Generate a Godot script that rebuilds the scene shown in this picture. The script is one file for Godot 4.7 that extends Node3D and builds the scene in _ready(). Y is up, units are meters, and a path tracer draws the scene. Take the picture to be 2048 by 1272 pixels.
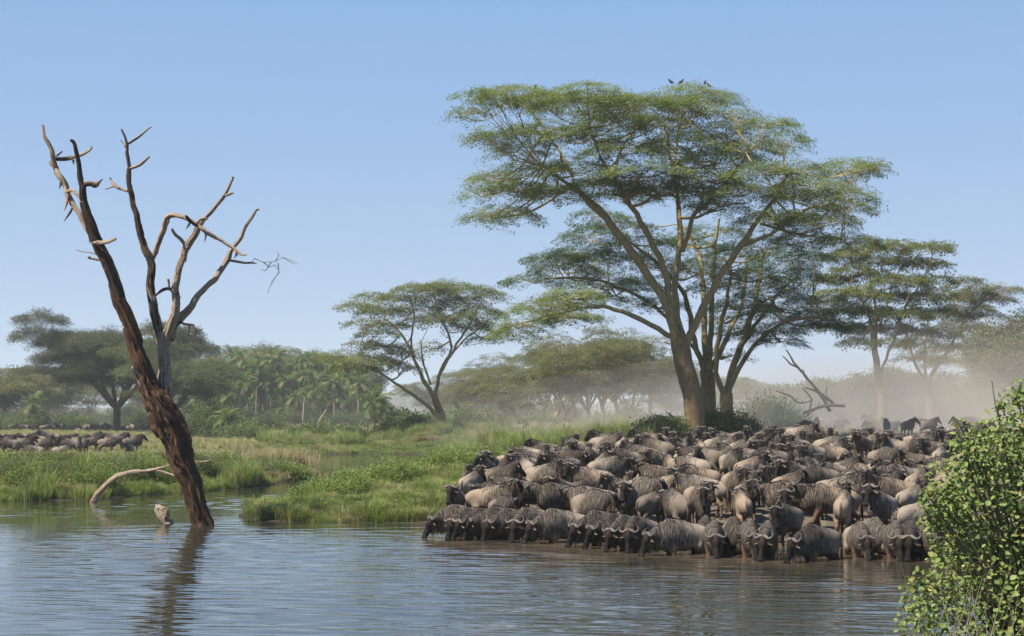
extends Node3D
# A drinking herd at a river pool among yellow-barked acacias.

const F := 3000.0      # focal length in photograph pixels
const HY := 845.0      # row of the eye-level line
const CH := 2.8        # eye height over the water, metres

var M := {}
var NZ := FastNoiseLite.new()
var rng := RandomNumberGenerator.new()
var taken := {}

func _ready() -> void:
	# camera
	var cam := Camera3D.new()
	cam.name = "camera"
	add_child(cam)
	cam.position = Vector3(0, CH, 0)
	cam.near = 0.1
	cam.far = 6000.0
	cam.projection = Camera3D.PROJECTION_FRUSTUM
	cam.size = 0.1 * 1272.0 / F
	cam.frustum_offset = Vector2(0, 0.1 * (HY - 636.0) / F)
	cam.current = true
	# sky
	var env := Environment.new()
	env.tonemap_mode = Environment.TONE_MAPPER_LINEAR
	env.background_mode = Environment.BG_SKY
	var sky := ProceduralSkyMaterial.new()
	sky.sky_top_color = Color(0.325, 0.463, 0.622)
	sky.sky_horizon_color = Color(0.578, 0.622, 0.662)
	sky.sky_curve = 0.115
	sky.ground_bottom_color = Color(0.30, 0.28, 0.24)
	sky.ground_horizon_color = Color(0.5, 0.5, 0.48)
	sky.sun_angle_max = 3.0
	env.sky = Sky.new()
	env.sky.sky_material = sky
	env.tonemap_exposure = 2.2
	env.fog_enabled = true
	env.fog_density = 0.0003
	env.fog_light_color = Color(0.90, 0.92, 0.94)
	env.sdfgi_enabled = true
	env.ssao_enabled = true
	env.ssil_enabled = true
	var we := WorldEnvironment.new()
	we.name = "world"
	we.environment = env
	add_child(we)
	# sun: high, from the left and a little behind the camera
	var sun := DirectionalLight3D.new()
	sun.name = "sun"
	sun.light_energy = 1.6
	sun.light_color = Color(1.0, 0.955, 0.88)
	sun.light_angular_distance = 0.5
	sun.shadow_enabled = true
	add_child(sun)
	sun.look_at_from_position(Vector3(-0.62, 1.0, 0.38), Vector3.ZERO)
	NZ.noise_type = FastNoiseLite.TYPE_SIMPLEX_SMOOTH
	NZ.frequency = 0.01
	NZ.fractal_octaves = 3
	rng.seed = 4711
	# large structure
	build_shore()
	build_ground_data()
	build_ground()
	build_water()
	make_plant_meshes()
	scatter_grass()
	build_trees()
	build_palms()
	build_shrubs()
	# the animals and the things in the pool
	make_wildebeest()
	build_herd()
	build_dead_tree()
	build_bush()
	build_dust(env)

# ---------------------------------------------------------------- helpers
class MB:
	var v := PackedVector3Array()
	var n := PackedVector3Array()
	var uv := PackedVector2Array()
	var c := PackedColorArray()
	var i := PackedInt32Array()
	func mesh(mat: Material = null) -> ArrayMesh:
		var a := []
		a.resize(Mesh.ARRAY_MAX)
		a[Mesh.ARRAY_VERTEX] = v
		if n.size() == v.size():
			a[Mesh.ARRAY_NORMAL] = n
		if uv.size() == v.size():
			a[Mesh.ARRAY_TEX_UV] = uv
		if c.size() == v.size():
			a[Mesh.ARRAY_COLOR] = c
		a[Mesh.ARRAY_INDEX] = i
		var m := ArrayMesh.new()
		m.add_surface_from_arrays(Mesh.PRIMITIVE_TRIANGLES, a)
		if mat:
			m.surface_set_material(0, mat)
		return m
	func tri(p: Vector3, q: Vector3, r: Vector3, col := Color.WHITE) -> void:
		var k := v.size()
		v.append(p); v.append(q); v.append(r)
		c.append(col); c.append(col); c.append(col)
		i.append(k); i.append(k + 1); i.append(k + 2)
	func quad(p: Vector3, q: Vector3, r: Vector3, s: Vector3, col := Color.WHITE) -> void:
		var k := v.size()
		v.append(p); v.append(q); v.append(r); v.append(s)
		for j in 4:
			c.append(col)
		i.append(k); i.append(k + 1); i.append(k + 2)
		i.append(k); i.append(k + 2); i.append(k + 3)

func at(px: float, py: float, d: float) -> Vector3:
	return Vector3((px - 1024.0) / F * d, CH - (py - HY) / F * d, -d)

func on_water(px: float, py: float) -> Vector2:
	var d := CH * F / (py - HY)
	return Vector2((px - 1024.0) / F * d, -d)

func numbered(called: String) -> String:
	var k: int = taken.get(called, 0)
	taken[called] = k + 1
	return called if k == 0 else "%s_%03d" % [called, k]

func tag(o: Node, label := "", category := "", group := "", kind := "") -> void:
	if label: o.set_meta("label", label)
	if category: o.set_meta("category", category)
	if group: o.set_meta("group", group)
	if kind: o.set_meta("kind", kind)

func thing(called: String, where: Vector3, turn := 0.0) -> Node3D:
	var o := Node3D.new()
	o.name = numbered(called)
	add_child(o)
	o.position = where
	o.rotation.y = turn
	return o

func part(parent: Node, called: String, mesh: Mesh, mat: Material = null) -> MeshInstance3D:
	var o := MeshInstance3D.new()
	o.name = called
	o.mesh = mesh
	if mat:
		o.material_override = mat
	parent.add_child(o, true)
	return o

func copies(parent: Node, called: String, mesh: Mesh, where: Array, tints: PackedColorArray = PackedColorArray()) -> MultiMeshInstance3D:
	var mm := MultiMesh.new()
	mm.transform_format = MultiMesh.TRANSFORM_3D
	mm.use_colors = tints.size() == where.size()
	mm.mesh = mesh
	mm.instance_count = where.size()
	for k in where.size():
		mm.set_instance_transform(k, where[k])
		if mm.use_colors:
			mm.set_instance_color(k, tints[k])
	var o := MultiMeshInstance3D.new()
	o.name = called
	o.multimesh = mm
	parent.add_child(o, true)
	return o

func mat(r: float, g: float, b: float, rough := 0.9) -> StandardMaterial3D:
	var m := StandardMaterial3D.new()
	m.albedo_color = Color(r, g, b).linear_to_srgb()
	m.roughness = rough
	m.metallic_specular = 0.3
	return m

func tinted(rough := 0.9, thin := 0.0) -> StandardMaterial3D:
	var m := StandardMaterial3D.new()
	m.vertex_color_use_as_albedo = true
	m.roughness = rough
	m.metallic_specular = 0.3
	if thin > 0.0:
		m.backlight_enabled = true
		m.backlight = Color(thin, thin, thin * 0.6).linear_to_srgb()
	return m

func noise_tex(size: int, freq: float, oct: int, lo: Color, hi: Color, sd := 1, kind := FastNoiseLite.TYPE_SIMPLEX_SMOOTH) -> NoiseTexture2D:
	var n := FastNoiseLite.new()
	n.noise_type = kind
	n.seed = sd
	n.frequency = freq
	n.fractal_octaves = oct
	var t := NoiseTexture2D.new()
	t.width = size
	t.height = size
	t.seamless = true
	t.noise = n
	var g := Gradient.new()
	g.set_color(0, lo)
	g.set_color(1, hi)
	t.color_ramp = g
	return t

func soft(a: float, b: float, x: float) -> float:
	return smoothstep(a, b, x)

# A tapered, slightly crooked tube through pts with radii rad. col: one colour or one per point. lump: uneven girth.
func tube(b: MB, pts: Array, rad: Array, sides: int, cols, lump := 0.0, cap := true, vs := 1.0) -> void:
	var count := pts.size()
	var t: Vector3 = (pts[1] - pts[0]).normalized()
	var u: Vector3 = t.cross(Vector3(0.13, 0.2, 1.0)).normalized()
	var first := b.v.size()
	var along := 0.0
	for k in count:
		var p: Vector3 = pts[k]
		if k > 0:
			along += p.distance_to(pts[k - 1])
		var t2: Vector3 = (pts[mini(k + 1, count - 1)] - pts[maxi(k - 1, 0)]).normalized()
		u = (u - t2 * u.dot(t2)).normalized()
		var w := t2.cross(u)
		var col: Color = cols[k] if cols is Array else cols
		var r0: float = rad[k]
		for j in sides + 1:
			var a := TAU * float(j % sides) / sides
			var dir := u * cos(a) + w * sin(a)
			var r := r0
			if lump > 0.0:
				var q := p + dir * r0
				r *= 1.0 + lump * NZ.get_noise_3d(q.x * 40.0, q.y * 14.0, q.z * 40.0)
			b.v.append(p + dir * r)
			b.n.append(dir)
			b.uv.append(Vector2(float(j) / sides, along * vs))
			b.c.append(col)
	var s := sides + 1
	for k in count - 1:
		for j in sides:
			var q := first + k * s + j
			b.i.append(q); b.i.append(q + s); b.i.append(q + 1)
			b.i.append(q + 1); b.i.append(q + s); b.i.append(q + s + 1)
	if cap:
		var e := b.v.size()
		b.v.append(pts[count - 1] + t * rad[count - 1] * 0.3)
		b.n.append((pts[count - 1] - pts[count - 2]).normalized())
		b.uv.append(Vector2(0.5, along * vs))
		b.c.append(cols[count - 1] if cols is Array else cols)
		for j in sides:
			var q := first + (count - 1) * s + j
			b.i.append(q); b.i.append(e); b.i.append(q + 1)

# Smooth curve through a few points: [points, radii], step pieces per span.
func curve(pts: Array, rad: Array, step := 4, wob := 0.0) -> Array:
	var op := []
	var orr := []
	for k in pts.size() - 1:
		var a: Vector3 = pts[maxi(k - 1, 0)]
		var p: Vector3 = pts[k]
		var q: Vector3 = pts[k + 1]
		var z: Vector3 = pts[mini(k + 2, pts.size() - 1)]
		for s in step:
			var t := float(s) / step
			var x := p.cubic_interpolate(q, a, z, t)
			if wob > 0.0 and (k > 0 or s > 0):
				x += Vector3(NZ.get_noise_2d(x.y * 60.0, x.x * 60.0 + 7.0), 0.4 * NZ.get_noise_2d(x.x * 60.0, 31.0 + x.z * 60.0), NZ.get_noise_2d(x.y * 60.0 + 77.0, x.x * 60.0)) * wob
			op.append(x)
			orr.append(lerpf(rad[k], rad[k + 1], t))
	op.append(pts[pts.size() - 1])
	orr.append(rad[rad.size() - 1])
	return [op, orr]

# ---------------------------------------------------------------- the ground
var GX0 := -900.0
var GDX := 14.0
var GNX := 276
var GL0 := log(3.0)
var GDL := 0.034
var GND := 204
var gh := PackedFloat32Array()
var gs := PackedFloat32Array()
var shore := PackedVector2Array()

func ctrl() -> Array:
	return [[-600, 60, 0.5], [100, 58, 0.45], [400, 66, 0.45], [100, 90, 0.5], [100, 120, 0.35], [300, 125, 0.5], [-600, 140, 0.5], [200, 220, 1.3], [-400, 260, 1.4], [200, 420, 1.9],
		[600, 80, 0.35], [650, 50, 0.35], [850, 50, 0.5], [980, 62, 0.75], [900, 80, 0.5], [700, 140, 0.55], [745, 170, 0.9], [600, 250, 1.4], [640, 165, 0.7], [885, 150, 1.75], [980, 145, 1.7], [1000, 300, 2.0],
		[1000, 110, 1.2], [1100, 80, 1.3], [1400, 44, 0.55], [1400, 52, 0.82], [1400, 61, 1.18], [1400, 72, 1.5], [1400, 86, 1.9], [1400, 130, 2.3], [1800, 44, 0.55], [1800, 61, 1.18], [1800, 75, 1.5], [1800, 100, 1.95],
		[2300, 45, 0.6], [2300, 61, 1.18], [2400, 100, 1.95], [1700, 160, 2.3], [1300, 240, 2.3], [1900, 300, 2.6], [1000, 700, 2.4], [0, 800, 2.2], [2000, 800, 2.6], [2800, 300, 2.6], [1000, 8, 0.5], [2000, 8, 0.5], [0, 8, 0.5], [1000, 12, 0.45], [2200, 12, 0.5]]

func build_shore() -> void:
	for p in [[-2600, 1010], [-900, 1012], [-300, 1006], [0, 1003], [60, 1003], [110, 1001], [180, 1004], [240, 994], [300, 990], [370, 986], [430, 982], [500, 975], [550, 968], [592, 958], [606, 945], [600, 934],
			[572, 920], [590, 912], [640, 910], [720, 909], [800, 909], [890, 911], [860, 928], [780, 944], [700, 958], [620, 985], [560, 1004], [510, 1018], [484, 1032], [488, 1039], [540, 1043], [620, 1045], [700, 1046], [780, 1046], [850, 1047],
			[880, 1056], [960, 1064], [1060, 1071], [1140, 1076], [1280, 1090], [1420, 1097], [1500, 1099], [1680, 1101], [1850, 1101], [2048, 1103], [2700, 1110], [4200, 1120]]:
		shore.append(on_water(p[0], p[1]))
	for p in [[3.2, -13.2], [1.0, -13.6], [-6.0, -14.0], [-40.0, -14.0], [-70.0, -20.0]]:
		shore.append(Vector2(p[0] + (14.0 if p[0] == 3.2 else 0.0), p[1]))

func shore_distance(p: Vector2) -> float:      # metres inland, negative on the water
	var best := 1e9
	var n := shore.size()
	var inside := false
	var a := shore[n - 1]
	for k in n:
		var b := shore[k]
		var ab := b - a
		var ap := p - a
		var t := clampf(ap.dot(ab) / ab.length_squared(), 0.0, 1.0)
		best = minf(best, (ap - ab * t).length_squared())
		if (a.y > p.y) != (b.y > p.y) and p.x < ab.x * (p.y - a.y) / ab.y + a.x:
			inside = not inside
		a = b
	return -sqrt(best) if inside else sqrt(best)

func build_ground_data() -> void:
	var cs := ctrl()
	gh.resize(GNX * GND)
	gs.resize(GNX * GND)
	var cl := []
	for c in cs:
		cl.append([float(c[0]) / 320.0, log(float(c[1])) * 4.0, float(c[2])])
	for r in GND:
		var l := GL0 + GDL * r
		var d := exp(l)
		for q in GNX:
			var px := GX0 + GDX * q
			var x := (px - 1024.0) / F * d
			var w := 0.0
			var h := 0.0
			var ux := px / 320.0
			var ul := l * 4.0
			for c in cl:
				var e: float = (ux - c[0]) * (ux - c[0]) + (ul - c[1]) * (ul - c[1]) + 0.04
				e = 1.0 / (e * e)
				w += e
				h += e * c[2]
			h /= w
			var sd := 60.0
			if d < 175.0:
				sd = shore_distance(Vector2(x, -d))
			sd += 0.5 * NZ.get_noise_2d(x * 22.0, d * 22.0)
			var bump := 0.10 * NZ.get_noise_2d(x * 9.0 + 100.0, d * 9.0) + 0.05 * NZ.get_noise_2d(x * 40.0, d * 40.0)
			if sd > 0.0:
				var rise := 6.0 if d < 100.0 else 14.0
				h = (h + bump) * soft(-0.15 * rise, rise, sd) * (1.0 if sd > 1.0 else 0.6 + 0.4 * sd)
				h = lerpf(h, 0.05 + 0.3 * maxf(bump, 0.0), soft(550.0, 600.0, px) * (1.0 - soft(900.0, 970.0, px)) * soft(90.0, 100.0, d) * (1.0 - soft(124.0, 142.0, d)))
				h = maxf(h, 0.02)
			else:
				h = -0.75 * soft(0.0, 3.2, -sd) + 0.02 * (1.0 if sd > -0.1 else 0.0)
			gh[r * GNX + q] = h
			gs[r * GNX + q] = sd

func sample(a: PackedFloat32Array, x: float, d: float) -> float:
	d = maxf(d, 3.01)
	var u := clampf(((x * F / d + 1024.0) - GX0) / GDX, 0.0, GNX - 1.001)
	var w := clampf((log(d) - GL0) / GDL, 0.0, GND - 1.001)
	var i := int(u)
	var j := int(w)
	u -= i
	w -= j
	var k := j * GNX + i
	return lerpf(lerpf(a[k], a[k + 1], u), lerpf(a[k + GNX], a[k + GNX + 1], u), w)

func ground(x: float, z: float) -> float:
	return sample(gh, x, -z)

func inland(x: float, z: float) -> float:
	return sample(gs, x, -z)

func stand(px: float, d: float, sink := 0.0) -> Vector3:
	var x := (px - 1024.0) / F * d
	return Vector3(x, ground(x, -d) - sink, -d)

func in_herd(px: float, d: float) -> float:       # 1 on the trampled ground of the herd
	var left := 850.0
	if d > 36.0: left = lerpf(850.0, 905.0, clampf((d - 36.0) / 7.0, 0.0, 1.0))
	if d > 43.0: left = lerpf(905.0, 990.0, clampf((d - 43.0) / 9.0, 0.0, 1.0))
	if d > 52.0: left = lerpf(990.0, 1040.0, clampf((d - 52.0) / 10.0, 0.0, 1.0))
	if d > 62.0: left = lerpf(1040.0, 1180.0, clampf((d - 62.0) / 10.0, 0.0, 1.0))
	if d > 72.0: left = lerpf(1180.0, 1450.0, clampf((d - 72.0) / 14.0, 0.0, 1.0))
	return soft(left - 30.0, left + 30.0, px) * (1.0 - soft(170.0, 230.0, d)) * soft(20.0, 26.0, d)

func build_ground() -> void:
	var b := MB.new()
	for r in GND:
		var d := exp(GL0 + GDL * r)
		for q in GNX:
			var px := GX0 + GDX * q
			var x := (px - 1024.0) / F * d
			var k := r * GNX + q
			var h := gh[k]
			b.v.append(Vector3(x, h, -d))
			var n1 := 0.5 + 0.5 * NZ.get_noise_2d(x * 14.0, d * 14.0)
			var green := Color(0.085, 0.105, 0.035)
			var dry := Color(0.17, 0.148, 0.085)
			var mud := Color(0.055, 0.048, 0.043)
			var dust := Color(0.18, 0.15, 0.12)
			var col := green.lerp(dry, clampf(n1 * 0.7 - 0.1, 0, 1))
			if d > 80.0:
				col = col.lerp(dry.lerp(green, n1 * 0.6), soft(85.0, 115.0, d))
			col = col.lerp(dust.darkened(0.25 * n1), in_herd(px, d))
			var sd := gs[k]
			col = col.lerp(mud, 1.0 - soft(0.1, 1.3, sd))
			if d > 98.0 and d < 150.0 and px > 540 and px < 980:
				col = green.lerp(mud, 1.0 - soft(1.5, 4.0, sd + n1 * 2.0))
			b.c.append(col)
	for r in GND - 1:
		for q in GNX - 1:
			var k := r * GNX + q
			b.i.append(k); b.i.append(k + GNX); b.i.append(k + 1)
			b.i.append(k + 1); b.i.append(k + GNX); b.i.append(k + GNX + 1)
	b.n.resize(b.v.size())
	for r in GND:
		for q in GNX:
			var k := r * GNX + q
			var dx := b.v[k + (1 if q < GNX - 1 else 0)] - b.v[k - (1 if q > 0 else 0)]
			var dz := b.v[k + (GNX if r < GND - 1 else 0)] - b.v[k - (GNX if r > 0 else 0)]
			b.n[k] = dx.cross(dz).normalized()
	var m := tinted(1.0)
	m.metallic_specular = 0.15
	m.albedo_texture = noise_tex(512, 0.02, 5, Color(0.62, 0.6, 0.58), Color(1, 1, 1), 5)
	m.uv1_triplanar = true
	m.uv1_world_triplanar = true
	m.uv1_scale = Vector3(0.37, 0.37, 0.37)
	m.heightmap_enabled = true
	m.heightmap_scale = 5.0
	m.heightmap_texture = noise_tex(512, 0.03, 5, Color.BLACK, Color.WHITE, 8)
	var o := part(self, "ground", b.mesh(m))
	tag(o, "", "", "", "structure")
	# low hills on the skyline
	var hb := MB.new()
	var cols := 150
	for r in 12:
		for q in cols:
			var px := -1400.0 + q * 33.0
			var d := 900.0 + r * 130.0
			var lift := sin(PI * r / 11.0)
			var top := 21.0 + 12.0 * NZ.get_noise_1d(px * 0.22 + 30.0) + 9.0 * exp(-pow((px - 800.0) / 200.0, 2.0)) + 8.0 * exp(-pow((px - 1750.0) / 420.0, 2.0))
			hb.v.append(Vector3((px - 1024.0) / F * d, -3.0 + lift * (maxf(top, 3.0) + 3.0) * d / 1500.0, -d))
			hb.c.append(Color(0.055, 0.062, 0.042).lerp(Color(0.085, 0.08, 0.055), 0.5 + 0.5 * NZ.get_noise_2d(px * 3.0, d * 1.2)))
	for r in 11:
		for q in cols - 1:
			var k := r * cols + q
			hb.i.append(k); hb.i.append(k + cols); hb.i.append(k + 1)
			hb.i.append(k + 1); hb.i.append(k + cols); hb.i.append(k + cols + 1)
	var hills := part(self, "hills", hb.mesh(tinted(1.0)))
	tag(hills, "", "", "", "structure")

# ---------------------------------------------------------------- the water
func build_water() -> void:
	var wr := RandomNumberGenerator.new()
	wr.seed = 91
	var waves := []
	for k in 13:
		var len := 0.20 * pow(1.165, k)
		var dir := PI / 2 + wr.randf_range(-0.42, 0.30)
		waves.append([cos(dir) * TAU / len, sin(dir) * TAU / len, wr.randf() * TAU, len * (0.0046 if k < 8 else 0.0018)])
	var b := MB.new()
	var rows := 640
	var cols := 380
	var i0 := 1.0 / 13.0
	var i1 := 1.0 / 150.0
	for r in rows:
		var d := 1.0 / lerpf(i0, i1, float(r) / (rows - 1))
		var calm_d := 1.0 - 0.93 * soft(36.0, 70.0, d)
		for q in cols:
			var x := (-1250.0 + 4550.0 * q / (cols - 1) - 1024.0) / F * d
			var gust := clampf(0.60 + 1.1 * NZ.get_noise_2d(x * 6.0, d * 4.0), 0.10, 1.2)
			var a := gust * calm_d
			var hx := 0.0
			var hz := 0.0
			var h := 0.0
			for w in waves:
				var ph: float = w[0] * x + w[1] * d + w[2]
				h += w[3] * sin(ph)
				var cph: float = w[3] * cos(ph)
				hx += cph * w[0]
				hz -= cph * w[1]
			b.v.append(Vector3(x, h * a, -d))
			b.n.append(Vector3(-hx * a, 1.0, -hz * a).normalized())
			# silt stirred up along the drinking herd
			var silt := 0.0
			if d < 46.0 and x > -0.066 * d:
				silt = clampf(1.25 + inland(x, -d) / 5.0 + 0.9 * NZ.get_noise_2d(x * 55.0, d * 30.0), 0.0, 1.0)
			b.c.append(Color(0.030, 0.029, 0.023).lerp(Color(0.075, 0.058, 0.040), silt))
	for r in rows - 1:
		for q in cols - 1:
			var k := r * cols + q
			b.i.append(k); b.i.append(k + cols); b.i.append(k + 1)
			b.i.append(k + 1); b.i.append(k + cols); b.i.append(k + cols + 1)
	var m := StandardMaterial3D.new()
	m.vertex_color_use_as_albedo = true
	m.roughness = 0.015
	m.metallic_specular = 0.60
	m.heightmap_enabled = true
	m.heightmap_scale = 0.12
	m.heightmap_texture = noise_tex(512, 0.018, 3, Color.BLACK, Color.WHITE, 21)
	m.uv1_triplanar = true
	m.uv1_world_triplanar = true
	m.uv1_scale = Vector3(0.21, 0.3, 0.53)
	var o := part(self, "water", b.mesh(m))
	tag(o, "", "", "", "structure")

# ---------------------------------------------------------------- wildebeest
# Own axes: x forward, y up, feet at y = 0. A field of tapered capsules joined softly, meshed as surface nets.
const WX := 104
const WY := 72
const WZ := 56
const WC := 0.025
const WO := Vector3(-1.02, -0.04, -0.70)
var wf := PackedFloat32Array()
var wb := PackedByteArray()
var wnear := PackedFloat32Array()

func w_bone(p: Vector3, rp: float, q: Vector3, rq: float, squash: float, id: int, k := 0.06) -> void:
	var rm := maxf(rp, rq) + 0.08
	var lo := (Vector3(minf(p.x, q.x), minf(p.y, q.y), minf(p.z, q.z)) - Vector3(rm, rm, rm) - WO) / WC
	var hi := (Vector3(maxf(p.x, q.x), maxf(p.y, q.y), maxf(p.z, q.z)) + Vector3(rm, rm, rm) - WO) / WC
	var d := q - p
	var mid := (p.z + q.z) * 0.5
	var sz := 1.0 / squash
	var dz := d.z * sz
	var dd := maxf(d.x * d.x + d.y * d.y + dz * dz, 1e-9)
	var x1 := mini(int(hi.x) + 1, WX)
	var y1 := mini(int(hi.y) + 1, WY)
	var z0 := maxi(int(lo.z), 0)
	var z1 := mini(int(hi.z) + 1, WZ)
	for ix in range(maxi(int(lo.x), 0), x1):
		var x := WO.x + ix * WC - p.x
		for iy in range(maxi(int(lo.y), 0), y1):
			var y := WO.y + iy * WC - p.y
			var xy := x * x + y * y
			var dxy := x * d.x + y * d.y
			var at0 := (ix * WY + iy) * WZ
			for iz in range(z0, z1):
				var z := (WO.z + iz * WC - p.z) * sz
				var t := clampf((dxy + z * dz) / dd, 0.0, 1.0)
				var ex := x - d.x * t
				var ey := y - d.y * t
				var ez := z - dz * t
				var e := sqrt(ex * ex + ey * ey + ez * ez) - (rp + (rq - rp) * t)
				if e < 0.09:
					var n := at0 + iz
					var o := wf[n]
					if e < wnear[n]:
						wnear[n] = e
						wb[n] = id
					var h := k - absf(e - o)
					wf[n] = minf(e, o) - (h * h / k * 0.25 if h > 0.0 else 0.0)

func w_clear() -> void:
	wf.resize(WX * WY * WZ)
	wf.fill(0.5)
	wb.resize(WX * WY * WZ)
	wb.fill(0)
	wnear.resize(WX * WY * WZ)
	wnear.fill(9.0)

func w_trunk() -> void:
	var spine := [[Vector3(0.40, 0.90, 0), 0.33], [Vector3(0.18, 0.90, 0), 0.355], [Vector3(-0.12, 0.86, 0), 0.325], [Vector3(-0.42, 0.87, 0), 0.275], [Vector3(-0.66, 0.86, 0), 0.215]]
	for k in spine.size() - 1:
		w_bone(spine[k][0], spine[k][1], spine[k + 1][0], spine[k + 1][1], 0.68 if k < 2 else 0.74, 1, 0.05)
	w_bone(Vector3(0.34, 1.13, 0), 0.20, Vector3(-0.10, 1.03, 0), 0.20, 0.52, 1, 0.08)
	w_bone(Vector3(-0.10, 1.03, 0), 0.18, Vector3(-0.60, 0.97, 0), 0.17, 0.62, 1, 0.06)
	w_bone(Vector3(0.50, 0.80, 0), 0.22, Vector3(0.30, 0.66, 0), 0.19, 0.7, 1, 0.06)

func w_legs(fl: float, fr: float, bl: float, br: float) -> void:
	for s in [-1.0, 1.0]:
		var st: float = fl if s < 0.0 else fr
		w_bone(Vector3(0.34, 0.92, 0.15 * s), 0.14, Vector3(0.27, 0.66, 0.14 * s), 0.105, 0.62, 2, 0.06)
		w_bone(Vector3(0.27, 0.68, 0.13 * s), 0.088, Vector3(0.30 + st * 0.5, 0.39, 0.12 * s), 0.05, 1.0, 3, 0.05)
		w_bone(Vector3(0.30 + st * 0.5, 0.39, 0.12 * s), 0.050, Vector3(0.29 + st, 0.11, 0.12 * s), 0.036, 1.0, 3, 0.03)
		w_bone(Vector3(0.29 + st, 0.11, 0.12 * s), 0.040, Vector3(0.33 + st, 0.035, 0.12 * s), 0.050, 1.0, 4, 0.03)
		var sb: float = bl if s < 0.0 else br
		w_bone(Vector3(-0.58, 0.90, 0.10 * s), 0.20, Vector3(-0.45, 0.64, 0.14 * s), 0.135, 0.62, 2, 0.06)
		w_bone(Vector3(-0.46, 0.66, 0.13 * s), 0.115, Vector3(-0.68 + sb * 0.6, 0.44, 0.12 * s), 0.056, 0.9, 3, 0.05)
		w_bone(Vector3(-0.68 + sb * 0.6, 0.44, 0.12 * s), 0.052, Vector3(-0.65 + sb, 0.11, 0.12 * s), 0.036, 1.0, 3, 0.03)
		w_bone(Vector3(-0.65 + sb, 0.11, 0.12 * s), 0.040, Vector3(-0.61 + sb, 0.035, 0.12 * s), 0.050, 1.0, 4, 0.03)

func w_lying_legs() -> void:
	for s in [-1.0, 1.0]:
		w_bone(Vector3(0.34, 0.92, 0.15 * s), 0.14, Vector3(0.30, 0.64, 0.19 * s), 0.10, 0.65, 2, 0.06)
		w_bone(Vector3(0.30, 0.64, 0.19 * s), 0.08, Vector3(0.56, 0.58, 0.19 * s), 0.055, 1.0, 3, 0.04)
		w_bone(Vector3(0.56, 0.58, 0.19 * s), 0.05, Vector3(0.30, 0.555, 0.22 * s), 0.04, 1.0, 3, 0.03)
		w_bone(Vector3(-0.56, 0.84, 0.14 * s), 0.20, Vector3(-0.32, 0.66, 0.22 * s), 0.13, 0.7, 2, 0.06)
		w_bone(Vector3(-0.32, 0.64, 0.22 * s), 0.09, Vector3(-0.66, 0.58, 0.25 * s), 0.055, 1.0, 3, 0.04)
		w_bone(Vector3(-0.66, 0.58, 0.25 * s), 0.05, Vector3(-0.34, 0.56, 0.27 * s), 0.04, 1.0, 3, 0.03)

# poll: where horns sit; face: from poll to muzzle. Returns the head's axes.
func w_head(poll: Vector3, face: Vector3) -> Dictionary:
	face = face.normalized()
	var side := face.cross(Vector3.UP).normalized()
	var brow := side.cross(face).normalized()           # forehead's outward direction
	var root := Vector3(0.40, 1.02, 0)
	var mid := root.lerp(poll, 0.55) + Vector3(0, -0.03, 0)
	w_bone(root, 0.25, mid, 0.185, 0.58, 5, 0.08)
	w_bone(mid, 0.185, poll - brow * 0.07 + face * 0.03, 0.12, 0.66, 5, 0.07)
	w_bone(Vector3(0.45, 0.80, 0), 0.17, mid - brow * 0.05, 0.13, 0.6, 5, 0.07)
	w_bone(poll + face * 0.02, 0.095, poll + face * 0.17, 0.098, 0.86, 6, 0.04)
	w_bone(poll + face * 0.15 - brow * 0.03, 0.105, poll + face * 0.39 - brow * 0.01, 0.076, 0.74, 6, 0.05)
	w_bone(poll + face * 0.39 - brow * 0.005, 0.076, poll + face * 0.515, 0.068, 1.0, 6, 0.04)
	w_bone(poll + face * 0.14 - brow * 0.11, 0.07, poll + face * 0.30 - brow * 0.06, 0.055, 0.8, 6, 0.05)
	for s in [-1.0, 1.0]:
		w_bone(poll + face * 0.50 + side * 0.038 * s, 0.044, poll + face * 0.53 + side * 0.036 * s - brow * 0.02, 0.04, 1.0, 7, 0.03)
		w_bone(poll + face * 0.11 + side * 0.068 * s + brow * 0.02, 0.036, poll + face * 0.16 + side * 0.072 * s + brow * 0.02, 0.030, 1.0, 6, 0.03)
	return {"poll": poll, "face": face, "side": side, "brow": brow, "mid": mid}

func w_color(p: Vector3, id: int, hd: Dictionary) -> Color:
	var grain := 0.5 + 0.5 * NZ.get_noise_3d(p.x * 130.0, p.y * 130.0, absf(p.z) * 130.0)
	var tan := Color(0.285, 0.243, 0.203)
	var grey := Color(0.168, 0.145, 0.126)
	var c := tan.lerp(grey, soft(-0.25, 0.22, p.x))
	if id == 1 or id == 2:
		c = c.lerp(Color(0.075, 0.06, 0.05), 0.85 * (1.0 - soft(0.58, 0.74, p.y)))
	if id == 3:
		c = c.lerp(Color(0.15, 0.108, 0.078), 1.0 - soft(0.52, 0.66, p.y))
	elif id == 4:
		c = Color(0.04, 0.035, 0.03)
	elif id == 5:
		var t := clampf((p - Vector3(0.40, 1.02, 0)).dot((hd.poll - Vector3(0.40, 1.02, 0)).normalized()) / 0.5, 0.0, 1.0)
		c = grey.lerp(Color(0.115, 0.10, 0.088), t)
	elif id == 6:
		var q: Vector3 = p - hd.poll
		var along: float = q.dot(hd.face)
		var front: float = q.dot(hd.brow)
		c = Color(0.017, 0.016, 0.017)
		c = c.lerp(Color(0.075, 0.042, 0.026), 0.5 * soft(0.03, 0.08, front) * (1.0 - soft(0.06, 0.15, along)))
		c = c.lerp(Color(0.15, 0.122, 0.10), 0.8 * (1.0 - soft(-0.06, 0.0, front)) * (1.0 - soft(0.20, 0.34, along)))
	elif id == 7:
		c = Color(0.05, 0.046, 0.045)
	return c * (0.78 + 0.44 * grain)

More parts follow.
